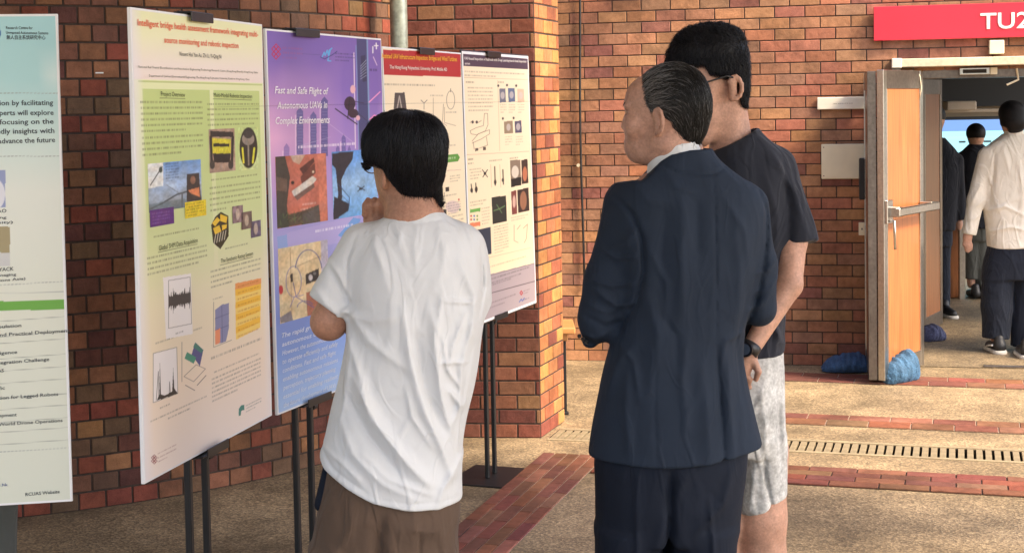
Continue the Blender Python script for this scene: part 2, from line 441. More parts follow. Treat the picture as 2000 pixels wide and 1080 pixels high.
def brick_wall(name, label, path, length, height, mod, course, pal, holes=(), thick=.25, header_every=0, maxobj=300, phase=0.0, backing=None, joint=.0085):
    """path(s) -> (point, tangent); bricks stand proud of a mortar backing on the side to the right of the tangent"""
    root = empty(name, path(length / 2)[0], label=label, cat='wall')
    inv = Matrix.Translation(-root.location)
    # mortar core
    n = max(2, int(length / .12)) if backing == 'curved' else 2
    ss = [length * i / (n - 1) for i in range(n)]
    m = MB()
    def slab(s_list, z0, z1):
        vs = []; f = []
        for s in s_list:
            p, t = path(s); nn = Vector((t.y, -t.x, 0))
            for zz in (z0, z1):
                vs.append(inv @ (p - nn * .004 + Vector((0, 0, zz)))); vs.append(inv @ (p - nn * thick + Vector((0, 0, zz))))
        k = len(s_list)
        for i in range(k - 1):
            a = 4 * i; b = a + 4
            f += [(a, b, b + 2, a + 2), (a + 1, a + 3, b + 3, b + 1), (a + 2, b + 2, b + 3, a + 3), (a, a + 1, b + 1, b)]
        f += [(0, 2, 3, 1), (4 * k - 4, 4 * k - 3, 4 * k - 1, 4 * k - 2)]
        m.add(vs, f)
    if not holes: slab(ss, 0, height)
    else:
        (h0, h1, hz) = holes[0]
        if h0 > 0: slab([0, h0], 0, height)
        slab([h0, h1], hz, height)
        if h1 < length: slab([h1, length], 0, height)
    m.build('mortar', M_MORTAR, root)
    cells = []
    for r in range(int(height / course)):
        s = -mod * (.5 if r % 2 else 0) + phase
        k = 0
        while s < length:
            L_ = mod
            if header_every and r % header_every == 1: L_ = mod / 2
            a, b = max(s, 0), min(s + L_, length)
            for (h0, h1, hz) in holes:
                if (r + .9) * course < hz:
                    if a >= h0 and b <= h1: a = b = 0
                    elif a < h0 < b: b = h0
                    elif a < h1 < b: a = h1
            if b - a > .02: cells.append((a, b, r))
            s += L_
    # which show largest in the photo
    info = []
    for a, b, r in cells:
        p, t = path((a + b) / 2); p = p + Vector((0, 0, (r + .5) * course))
        u, v = proj(p)
        vis = -40 < u < 2040 and -30 < v < 1100
        hid = (255 < u < 510 and 40 < v < 820) or (u < 120 and 30 < v < 960) or (530 < u < 735 and 90 < v < 740) or (700 < u < 890 and 240 < v < 960) or \
              (1160 < u < 1500 and 400 < v < 860) or (910 < u < 1030 and 110 < v < 590) or (755 < u < 1000 and 110 < v < 500)
        info.append((0 if vis and not hid else 1 if vis else 2, p.y, a, b, r, p, t))
    info.sort(key=lambda q: q[:2])
    cache = {}; jm = MB(); cols = []
    for n_, (pri, _, a, b, r, p, t) in enumerate(info):
        L_ = b - a - joint; H_ = course - joint
        colr = pick(pal)
        nn = Vector((t.y, -t.x, 0))
        M = Matrix((t, -nn, Vector((0, 0, 1)))).transposed().to_4x4()
        M.translation = inv @ (p + nn * random.uniform(-.0012, .0012))
        if n_ < maxobj and pri < 2:
            k = round(L_, 3)
            if k not in cache:
                q = MB(); q.box((0, .017, 0), (L_, .034, H_), None, .0022); cache[k] = mesh('brick', q.v, q.f); cache[k].materials.append(M_BRICK)
            o = link('brick', cache[k], None, root); o.matrix_local = M @ Matrix.Rotation(random.gauss(0, .004), 4, 'Y'); o.color = (*colr, 1)
        else:
            nf = len(jm.f); jm.box((0, .017, 0), (L_, .034, H_), M); cols += [colr] * (len(jm.f) - nf)
    if jm.v:
        o = jm.build('brick', M_BRICKJ, root); o['kind'] = 'stuff'; face_tint(o.data, cols)
    return root
def straight(p0, p1):
    p0 = Vector((p0[0], p0[1], 0)); p1 = Vector((p1[0], p1[1], 0)); t = (p1 - p0).normalized()
    return (lambda s: (p0 + t * s, t)), (p1 - p0).length
# curved tower wall
CC = Vector((-3.06, 8.68, 0)); CR = 2.70
def arc(s):
    a = math.radians(-110) + s / CR          # angle of the outward normal
    n = Vector((math.cos(a), math.sin(a), 0)); return CC + n * CR, Vector((-n.y, n.x, 0))
brick_wall('curved_brick_wall', 'curved dark red brick wall behind the row of posters', arc, CR * math.radians(104), 3.3, .1145, .0765, PAL_W, backing='curved')
# pillar
pc = G(1057, 855.5); pr = G(1103, 823)
pt = Vector((-1, .10, 0)).normalized()
pl = pc + pt * 1.05
pf, Lf = straight(pl, pc)
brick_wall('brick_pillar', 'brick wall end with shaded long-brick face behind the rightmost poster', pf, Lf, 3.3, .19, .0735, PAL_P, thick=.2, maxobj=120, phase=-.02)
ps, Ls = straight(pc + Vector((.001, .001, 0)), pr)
brick_wall('brick_pillar_side', 'narrow lit orange brick side face of the pillar beside the dark suit', ps, Ls, 3.3, .15, .0735, PAL_LIT, thick=.14, maxobj=120)
# back wall with doorway
bl = G(1112, 703.7); br = G(1560, 713)
t = (br - bl).normalized(); b0_ = bl - t * 1.2; b1_ = bl + t * 6.2
pb, Lb = straight(b0_, b1_)
def along(u, v):           # where a photo point of the back wall falls on it (s, z)
    d = ray(u, v); n = Vector((t.y, -t.x, 0)); k = (b0_ - Vector((0, 0, EYE))).dot(n) / d.dot(n)
    p = Vector((0, 0, EYE)) + d * k; return (p - b0_).dot(t), p.z
HS, HZ = along(1742, 132)
HE = HS + 2.15
brick_wall('orange_brick_wall', 'orange brick wall around the open doorway with the red sign', pb, Lb, 3.2, .19, .0718, PAL_R, holes=((HS, HE, HZ),), thick=.25, joint=.0068)
TB = Vector((t.x, t.y, 0)); NB = Vector((t.y, -t.x, 0))
def bw(s, z, out=0.0): return b0_ + TB * s + NB * out + Vector((0, 0, z))
MW = frame_mat((0, 0, 0), TB)
def wall_box(mb, s0, s1, z0, z1, out0, out1, bev=0.0):
    c = bw((s0 + s1) / 2, (z0 + z1) / 2, (out0 + out1) / 2)
    return mb.box((0, 0, 0), (s1 - s0, abs(out1 - out0), z1 - z0), Matrix.Translation(c) @ MW, bev)
print('hole', HS, HE, HZ, 'wall y', bl, br)
# ================================================================ COVERED WALK (unseen slabs, outline shaped to shade boards and near floor)
M_SOFFIT = mat('painted_soffit', (.62, .61, .60), .8, noise=2, var=.08)
m = MB()
RZ = 3.75
for x0, x1, y0, y1 in ((-12, 4.2, -1.6, 4.6), (-12, 2.6, 4.6, 6.05), (-12, -.2, 6.05, 14),):  # unseen slabs; edges set to block sun from the boards, open towards the doorway
    m.box(((x0 + x1) / 2, (y0 + y1) / 2, RZ + .15), (x1 - x0, y1 - y0, .3))
o = m.build('shade_roof', M_SOFFIT); o['kind'] = 'structure'
for x, y in ((4.0, -1.3), (4.0, 4.3)):
    m = MB(); m.box((x, y, 1.87), (.3, .3, 3.75), bev=.01); o = m.build('column', M_SOFFIT)
    tag(o, 'square pale column holding the shading slabs of the covered walk, outside the picture', 'column', group='columns of the covered walk')

# ================================================================ PIPE, CABLE, WALL FITTINGS
M_PIPE = mat('grey_green_pipe', (.30, .33, .29), .35, .35, noise=[4, 40], var=.25)
pp = W(786, 300, 7.3)
m = MB(); m.tube([(pp.x, pp.y, 0), (pp.x, pp.y, 1.2), (pp.x - .004, pp.y, 2.0), (pp.x - .01, pp.y, 3.2)], .043, 20)
o = m.build('pipe', M_PIPE, None, True); tag(o, 'grey green downpipe in the corner above the red-topped poster', 'pipe')
for z in (.7, 2.9): MB().tube([(pp.x, pp.y, z), (pp.x, pp.y, z + .03)], .048, 20).build('pipe_clamp', M_DARKSTEEL, o)
s_, z_ = along(1137, 300)
m = MB(); a = bw(s_, 3.1, .03); b = bw(s_, .5, .03)
zs = [3.1 - i * .2 for i in range(14)]
m.tube([bw(s_ + .006 * math.sin(z * 3.1), z, .022) for z in zs], .0075, 8)
o = m.build('cable', M_BLACK, None, True); tag(o, 'thin black vertical cable on the orange brick wall beside the pillar', 'cable')
def plaque(name, px, out, mt, label, cat, bev=.004):
    u0, v0, u1, v1 = px
    s0, z1 = along(u0, v0); s1, z0 = along(u1, v1)
    m = MB(); wall_box(m, s0, s1, z0, z1, .008, out, bev)
    o = m.build(name, mt); tag(o, label, cat); return o, (s0, s1, z0, z1)
M_PLATE = mat('cream_plate', (.70, .64, .48), .45, noise=[6], var=.08)
o, q = plaque('notice_plate', (1604, 282, 1702, 349), .022, M_PLATE, 'blank cream square notice plate on the brick wall left of the door', 'notice')
mt_ = MB(); 
for ds in (.015, q[1] - q[0] - .03):
    for zz in (q[2] + .02, q[3] - .02):
        c = bw(q[0] + ds, zz, .024); mt_.tube([c, c + NB * .002], .004, 8)
mt_.build('screw', M_DARKSTEEL, o)
o, q = plaque('notice_strip', (1596, 191, 1700, 213), .02, mat('white_strip', (.72, .69, .60), .5, noise=9, var=.1), 'narrow white strip sign on the brick wall above the cream plate', 'sign')
mm_ = MB(); 
for i in range(9):
    s0 = q[0] + .10 + i * .014 + random.uniform(-.002, .002); wall_box(mm_, s0, s0 + .010, q[2] + .035, q[2] + .0385, .0201, .0206)
mm_.build('faded_lettering', mat('faded_print', (.35, .32, .27), .6), o)
o, q = plaque('switch_box', (1677, 434, 1696, 459), .035, M_PLATE, 'small cream switch box on the wall low beside the door frame', 'switch', .003)
k = MB(); c = bw(q[0] + .02, (q[2] + q[3]) / 2, .037); k.box((0, 0, 0), (.008, .006, .012), Matrix.Translation(c) @ MW, .001); k.build('switch_button', M_DARKSTEEL, o)
o, q = plaque('junction_box', (1931, 80, 1960, 106), .05, M_PLATE, 'small cream box on the wall between the red sign and the door head', 'box', .004)
s_, z_ = along(1131, 323)
m = MB(); c = bw(s_, z_, .012); m.tube([c, c + NB * .02], .011, 14); o = m.build('wall_stud', M_CREAM); tag(o, 'small round pale stud on the brick wall by the black cable', 'stud')
# mark on the curved wall
a_ = ray(193, 143)
# white scuff on one brick
p = None
for i in range(400):
    pt_, tt = arc(i * .012); q_ = proj(pt_ + Vector((0, 0, 1.85)))
    if abs(q_[0] - 193) < 2: p = (pt_, tt)
if p:
    nn = Vector((p[1].y, -p[1].x, 0)); d = ray(193, 143); k_ = p[0].y / d.y; zz = EYE + d.z * k_
    M = frame_mat(p[0] + nn * .003 + Vector((0, 0, zz)), p[1])
    m = MB(); m.box((0, -.001, 0), (.034, .004, .006), M, .001); o = m.build('tape_scrap', M_BOARD); tag(o, 'tiny scrap of white tape on the curved brick wall', 'tape')

# red sign over the door
M_RED = mat('red_sign', (.66, .022, .05), .32, noise=[1.2], var=.12, coat=.2)
s0, z1 = along(1706, 15); _, z0 = along(1708, 81)
root = empty('room_sign', bw(s0 + 1.3, (z0 + z1) / 2, .03), label='long red room sign with white TU2 lettering above the doorway', cat='sign')
inv = Matrix.Translation(-root.location)
m = MB(); c = bw(s0 + 1.3, (z0 + z1) / 2, .03); m.box((0, 0, 0), (2.6, .025, z1 - z0), inv @ Matrix.Translation(c) @ MW, .003); m.build('sign_panel', M_RED, root)
def text_me(body, size=1.0, shear=0.0, bold=0.0, res=3, extr=0.0, spacing=1.0):
    c = bpy.data.curves.new('lettering', 'FONT'); c.body = body; c.size = size; c.shear = shear; c.offset = bold; c.resolution_u = res; c.extrude = extr; c.space_character = spacing
    o = bpy.data.objects.new('tmp', c); COL.objects.link(o)
    dg = bpy.context.evaluated_depsgraph_get(); me = bpy.data.meshes.new_from_object(o.evaluated_get(dg)); bpy.data.objects.remove(o); bpy.data.curves.remove(c)
    me.materials.clear(); me.name = 'lettering'; return me
me = text_me('TU201', 1, extr=.004, bold=.012)
s1, zt = along(1913, 26); s2, zb = along(1914, 58)
hcap = (zt - zb); k = hcap / .73 * 1.0
xs = [v.co.x for v in me.vertices]
tm = inv @ Matrix.Translation(bw(s1, zb, .0435)) @ MW @ Matrix.Rotation(math.pi / 2, 4, 'X') @ Matrix.Diagonal((k * 1.16, k, 1, 1))
me.transform(tm); link('lettering', me, mat('white_letters', (.8, .78, .72), .5), root)
k = MB()
for ss_ in (s0 + .02,):
    for zz in (z0 + .02, z1 - .02):
        c = bw(ss_, zz, .043); k.tube([c, c + NB * .003], .006, 8)
k.build('screw', M_DARKSTEEL, root)

# ================================================================ DOOR FRAME AND LEAVES
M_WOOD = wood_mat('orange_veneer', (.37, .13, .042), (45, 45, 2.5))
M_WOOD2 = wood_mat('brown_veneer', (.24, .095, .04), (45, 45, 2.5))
s0, z1 = along(1742, 117); _, z0 = along(1742, 131)
root = empty('door_frame', bw(HS + 1, 0, 0), label='steel door frame with cream head beam under the red sign', cat='door frame')
inv = Matrix.Translation(-root.location)
def wb(mb, *a, **k):
    t_ = MB(); wall_box(t_, *a, **k); return mb.add([inv @ p for p in t_.v], t_.f)
m = MB(); wb(m, s0, HE + .15, HZ - .004, z1, .01, .12, bev=.004); m.build('head_beam', M_CREAM, root)
m = MB(); wb(m, s0 - .004, s0 + .055, HZ - .008, z1 + .004, .0, .128, bev=.003); m.build('beam_end_cap', mat('pale_cap', (.72, .68, .56), .5), root)
m = MB(); wb(m, HS + .06, HE - .06, HZ - .075, HZ - .008, -.23, -.02, bev=.003); m.build('frame_head', M_DARKSTEEL, root)
for a_, b_ in ((HS + .001, HS + .055), (HE - .055, HE - .001)):
    m = MB(); wb(m, a_, b_, 0.004, HZ - .006, -.24, .0, bev=.003); m.build('jamb', M_STEEL, root)
sa, za = along(1873, 130); sb, zb_ = along(1932, 143)
m = MB(); wb(m, sa, sb, zb_ - .01, za - .012, -.0, .05, bev=.003); o = m.build('closer_box', M_STEEL, root)
m = MB(); wb(m, sa + .02, sb - .02, zb_, za - .022, .05, .054); m2 = m.build('closer_grille', M_PIT, root)
m = MB(); wb(m, sb + .003, sb + .045, zb_ - .01, za - .012, -.0, .04, bev=.003); m.build('sensor', M_PLATE, root)
sc_, zc_ = along(1985, 150)
m = MB(); p0_ = bw(sc_ - .0, zc_ + .05, .02); m.tube([inv @ p0_, inv @ (p0_ + Vector((.01, 0, -.07))), inv @ (p0_ + Vector((-.06, 0, -.1)))], .007, 6); m.build('closer_arm', M_CREAM, root)

def door_leaf(name, near, far, zb, zt, wood, label, rails=True, thick=.042, steel=None, bar=True, lock=True, grey=None):
    """near/far: ground points of the two vertical edges"""
    steel = steel or M_STEEL; grey = grey or steel
    near, far = Vector((near[0], near[1], 0)), Vector((far[0], far[1], 0))
    L_ = (far - near).length
    root = empty(name, near, label=label, cat='door')
    M = frame_mat((0, 0, 0), far - near)
    H = zt - zb
    st = .05
    def bx(nm, x0, x1, y0, y1, z0, z1, mt, bev=.002, par=root):
        q = MB(); q.box(((x0 + x1) / 2, (y0 + y1) / 2, (z0 + z1) / 2), (abs(x1 - x0), abs(y1 - y0), z1 - z0), M, bev); return q.build(nm, mt, par)
    bx('stile', 0, st, -thick / 2, thick / 2, zb, zt, steel)
    bx('stile', L_ - st, L_, -thick / 2, thick / 2, zb, zt, grey)
    bx('top_rail', st, L_ - st, -thick / 2 + .001, thick / 2 - .001, zt - .11, zt, M_DARKSTEEL)
    bx('bottom_rail', st, L_ - st, -thick / 2 + .001, thick / 2 - .001, zb, zb + .10, steel)
    bx('wood_panel', st, L_ - st, -thick / 2 + .006, thick / 2 - .006, zb + .10, zt - .11, wood, .001)
    for x in (st + .004, L_ - st - .004):
        bx('bead', x - .004, x + .004, -thick / 2 - .001, -thick / 2 + .008, zb + .1, zt - .11, M_STEEL, .001)
    if bar:
        zz = zb + 1.0
        bx('lock_plate', .004, .09, -thick / 2 - .02, -thick / 2, zz - .07, zz + .07, M_STEEL, .004)
        b_ = MB(); b_.box((L_ / 2 + .03, -thick / 2 - .075, zz), (L_ + .02, .03, .05), M, .006)
        b_.box((.06, -thick / 2 - .04, zz), (.05, .08, .06), M, .004); b_.box((L_ - .05, -thick / 2 - .04, zz), (.05, .08, .06), M, .004)
        b_.build('push_bar', M_STEEL, root)
        h_ = MB(); h_.tube([M @ Vector((.03, -thick / 2 - .02, zz - .05)), M @ Vector((.03, -thick / 2 - .05, zz - .05)), M @ Vector((.03, -thick / 2 - .055, zz - .22))], .009, 8)
        h_.build('pull_handle', M_STEEL, root, True)
    return root
ztop = HZ - .05
nB = G(1722, 753); fB = G(1799, 721)
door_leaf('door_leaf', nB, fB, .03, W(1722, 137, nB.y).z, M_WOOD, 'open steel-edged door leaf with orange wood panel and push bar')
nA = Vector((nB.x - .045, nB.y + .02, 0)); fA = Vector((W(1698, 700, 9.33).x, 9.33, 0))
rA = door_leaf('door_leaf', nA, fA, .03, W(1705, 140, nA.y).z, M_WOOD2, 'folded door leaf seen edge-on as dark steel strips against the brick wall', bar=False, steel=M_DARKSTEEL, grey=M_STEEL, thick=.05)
m = MB(); M = frame_mat((0, 0, 0), fA - nA)
z0 = W(1700, 392, 9.2).z; z1 = W(1700, 310, 9.2).z
zi = [z0, z1]
m.box(((fA - nA).length - .02, .03, (z0 + z1) / 2), (.06, .055, z1 - z0), M, .006); m.build('black_grip', M_BLACK, rA)
# cord hanging from the leaf top
m = MB(); p = W(1793, 141, 9.2)
m.tube([p, p + Vector((.012, 0, -.03)), p + Vector((.02, 0, -.10)), p + Vector((.008, 0, -.165))], .004, 6); o = m.build('cord', M_CREAM, None, True); tag(o, 'short white cord hanging from the top of the open door', 'cord')
# inner leaf
n2 = Vector((W(1799, 600, 10.6).x, 10.6, 0)); f2 = Vector((W(1836, 600, 11.05).x, 11.05, 0))
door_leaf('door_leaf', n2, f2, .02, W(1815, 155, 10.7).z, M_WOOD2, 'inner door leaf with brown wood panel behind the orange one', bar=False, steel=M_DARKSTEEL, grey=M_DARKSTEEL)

# ================================================================ INNER HALL
def qd(name, pts, mt, kind='structure'):
    o = MB().add(pts, [tuple(range(len(pts)))]).build(name, mt); o['kind'] = kind; return o
M_DARKCEIL = mat('black_ceiling', (.004, .005, .008), .6, noise=3, var=.3)
yw = bw(HS, 0).y
X0, X1 = 1.0, 8.5
m = MB(); m.add([bw(HS - .25, .004, -.03), bw(HE + 3, .004, -.03), (X1, 15, .004), (X0, 15, .004)], [(0, 1, 2, 3)])
o = m.build('floor', M_FLOORIN); o['kind'] = 'structure'
m = MB(); p0_ = bw(HS + .7, 0, -.06); m.box((0, 0, .009), (.30, .035, .01), Matrix.Translation(p0_) @ MW, .003)
p1_ = bw(HS + .02 + .3, 0, -.02)
o = m.build('threshold_strip', M_DARKSTEEL); tag(o, 'short worn metal strip on the floor in the doorway', 'strip')
M_HALL = mat('hall_wall', (.30, .24, .17), .8, noise=3, var=.1)
o = MB().box((X0 + .9, 12.4, 1.3), (.1, 5.0, 2.6)).build('side_wall', M_HALL); tag(o, 'plain side wall inside the hall behind the door leaves', 'wall')
o = MB().box((3.6, 12.2, 2.66), (5.4, 5.3, .1)).build('ceiling', M_DARKCEIL); o['kind'] = 'structure'
o = MB().box((4.8, 14.6, 2.12), (8, .1, 1.0)).build('bulkhead', M_DARKCEIL); o['kind'] = 'structure'
o = MB().box((4.8, 14.75, .8), (8, .1, 1.7)).build('end_wall', M_HALL); tag(o, 'pale end wall of the hall behind the glowing screen', 'wall')
# soffit pieces seen under the dark ceiling
m = MB(); c = W(1862, 207, 13.2); m.box(tuple(c), (.26, .5, .08), None, .01); m.box((c.x + .12, c.y + .1, c.z - .045), (.5, .5, .03), None, .006)
o = m.build('projector', mat('projector_shell', (.42, .36, .30), .5, noise=4)); tag(o, 'pale ceiling projector under the dark ceiling in the hall', 'projector')
m = MB()
for i in range(5): m.tube([(2.6 + i * .55, 13.0, 2.05 + .04 * (i % 3)), (3.2 + i * .55, 13.9, 2.02)], .018, 6)
o = m.build('duct_run', M_DARKSTEEL); tag(o, 'dark service ducts crossing under the hall ceiling', 'ducts')
# screen
TLp, TRp, BLp = W(1800, 236, 14), W(2060, 236, 14), W(1800, 528, 14)
root = empty('projection_screen', ((TLp.x + TRp.x) / 2, 14, .02), label='glowing pale blue projection screen at the far end of the hall', cat='screen')
def emis(name, col, st):
    m_ = bpy.data.materials.new(name); m_.use_nodes = True; b_ = m_.node_tree.nodes['Principled BSDF']
    b_.inputs['Base Color'].default_value = (.02, .02, .02, 1); b_.inputs['Emission Color'].default_value = (*col, 1); b_.inputs['Emission Strength'].default_value = st; return m_
zt_, zb2 = TLp.z, max(.05, BLp.z)
wd = TRp.x - TLp.x
MB().box((0, .04, (zt_ + zb2) / 2 - .02), (wd + .06, .05, zt_ - zb2 + .06)).build('screen_frame', M_BLACK, root)
def band(nm, fa, fb, xa, xb, col, st, y=0.0):
    return MB().box(((xa + xb) / 2, y, zt_ - (fa + fb) / 2 * (zt_ - zb2) - .02), (xb - xa, .02, (fb - fa) * (zt_ - zb2))).build(nm, emis(nm + '_light', col, st), root)
band('title_bar', 0, .075, -wd / 2, wd / 2, S(120, 160, 220), .45)
band('page', .0752, 1, -wd / 2, wd / 2, S(150, 205, 215), .62)
band('margin_line', .11, .125, -wd / 2 + .05, wd / 2 - .1, S(170, 220, 225), .5, -.012)
m = MB()
for r in range(9):
    x = -wd / 2 + .12
    while x < wd / 2 - .2:
        L_ = random.uniform(.03, .09); zc = zt_ - (.16 + r * .06) * (zt_ - zb2)
        m.box((x + L_ / 2, -.0125, zc), (L_, .002, .018)); x += L_ + .02
        if random.random() < .15: x += .15
o = m.build('lettering', mat('screen_lettering', (.10, .16, .2), .6), root); o['kind'] = 'stuff'
# low wooden partition + steel post behind the inner leaf
m = MB(); a_ = W(1838, 440, 12.6); b_ = W(1872, 440, 12.6)
m.box(((a_.x + b_.x) / 2 - .12, 12.6, a_.z / 2), (b_.x - a_.x + .24, .04, a_.z - .01), None, .004)
o = m.build('wood_partition', M_WOOD); tag(o, 'low orange wood partition inside the hall beside the inner door', 'partition')
pz = W(1878, 500, 12.5)
m = MB(); m.box((pz.x, 12.5, .45), (.05, .05, .9), None, .004); o = m.build('steel_post', M_STEEL); tag(o, 'short steel post at the end of the low wood partition', 'post')

# ================================================================ BENCH behind the pillar
M_BENCH = wood_mat('bench_wood', (.55, .26, .09), (3, 40, 40))
root = empty('bench', (.02, 8.25, 0), label='small wooden bench with black legs behind the brick pillar', cat='bench')
xr = W(1128, 645, 8.0).x
MB().box((xr - .32 - .02, -.05, .465), (.66, .34, .035), None, .006).build('seat', M_BENCH, root)
MB().box((xr - .32 - .02, -.05, .425), (.58, .26, .04), None, .004).build('seat_rail', M_BENCH, root)
for x in (xr - .075, xr - .56):
    for y in (-.16, .07):
        lg = MB(); lg.box((x, y, .205), (.028, .028, .405), None, .003).box((x, y - .012, .008), (.045, .05, .014), None, .003); lg.build('leg', M_BLACK, root)
kb = MB(); kb.tube([(xr - .10, -.17, .33), (xr - .10, -.20, .33)], .022, 12); kb.box((xr - .10, -.16, .30), (.03, .02, .10), None, .003); kb.build('bracket', M_BLACK, root)
root.location.x = 0

# ================================================================ SANDBAGS
def sandbag(u0, u1, v0, v1, y, rz, mt, label, dep=.2, seed=1):
    L_ = W(u1, v1, y).x - W(u0, v1, y).x; H = W(u0, v0, y).z - W(u0, v1, y).z
    c = W((u0 + u1) / 2, v1, y)
    n, k = 80, 40
    v = []; f = []
    r_ = random.Random(seed)
    ph = [r_.uniform(0, 6.28) for _ in range(8)]
    for i in range(n + 1):
        t_ = i / n; x = (t_ - .5) * L_
        e = max(.05, (1 - abs(2 * t_ - 1) ** 3.2)) ** .55
        for j in range(k):
            a = 2 * math.pi * j / k
            w_ = 1 + .035 * math.sin(2 * a + ph[0] + 4 * t_) + .03 * math.sin(9 * t_ + 2 * a + ph[1]) + .028 * math.sin(26 * t_ + ph[2] - 2 * a) + .022 * math.sin(41 * t_ + 3 * a + ph[3]) + .014 * math.sin(63 * t_ + a)
            yy = math.cos(a) * dep / 2 * e * w_; zz = math.sin(a)
            zz = (max(zz, -.75) + .75) / 1.75 * H * (.25 + .75 * e) * w_ * (1 + .12 * math.sin(5 * t_ + ph[4]))
            v.append((x, yy, max(.006, zz)))
    for i in range(n):
        for j in range(k):
            a = i * k + j; b = i * k + (j + 1) % k; f.append((a, b, b + k, a + k))
    f.append(tuple(range(k))[::-1]); f.append(tuple(n * k + j for j in range(k)))
    root = empty('sandbag', (c.x, y, .0), rz, label=label, cat='sandbag', group='blue sandbags holding the doors')
    o = link('bag', mesh('bag', v, f, True), mt, root)
    m_ = MB()
    for sx in (-1, 1): m_.box((sx * (L_ / 2 - .012), 0, H * .22), (.03, dep * .34, H * .12), None, .005)
    m_.build('seam', mt, root)
    return root
M_DEN1 = mat('light_blue_canvas', (.036, .10, .19), .8, noise=[14, 120], var=.35, bump=[(25, .015), (400, .001)])
M_DEN2 = mat('dark_blue_canvas', (.03, .075, .17), .85, noise=[14, 120], var=.3, bump=[(25, .012), (400, .001)])
M_DEN3 = mat('purple_blue_canvas', (.075, .085, .17), .85, noise=[14, 120], var=.4, bump=[(25, .012), (400, .001)])
sandbag(1714, 1806, 704, 758, 8.85, math.radians(38), M_DEN1, 'bright blue sandbag against the foot of the orange door', .17, 3)
sandbag(1606, 1708, 694, 727, 9.22, math.radians(-4), M_DEN2, 'dark blue sandbag lying along the foot of the brick wall', .2, 5)
sandbag(1797, 1848, 630, 661, 10.35, math.radians(30), M_DEN3, 'purple blue sandbag at the foot of the inner door', .16, 8)
# ================================================================ POSTER BOARDS ON EASELS
def npproj(P):
    A = np.array(RI); Q = (P - np.array([0, 0, EYE])) @ A.T
    return 1000 + FPX * Q[:, 0] / -Q[:, 2], 352 - FPX * Q[:, 1] / -Q[:, 2]
def smooth_noise(n, m, k, seed):
    r = np.random.default_rng(seed); a = r.random((k + 2, k + 2))
    x = np.linspace(0, k, n); y = np.linspace(0, k, m)
    xi = np.minimum(x.astype(int), k); yi = np.minimum(y.astype(int), k)
    fx = x - xi; fy = y - yi; fx = fx * fx * (3 - 2 * fx); fy = fy * fy * (3 - 2 * fy)
    A = a[np.ix_(xi, yi)]; B_ = a[np.ix_(xi + 1, yi)]; C = a[np.ix_(xi, yi + 1)]; D = a[np.ix_(xi + 1, yi + 1)]
    fx = fx[:, None]; fy = fy[None, :]
    return (A * (1 - fx) + B_ * fx) * (1 - fy) + (C * (1 - fx) + D * fx) * fy
def c3(c): return np.array(S(*c)) * .93

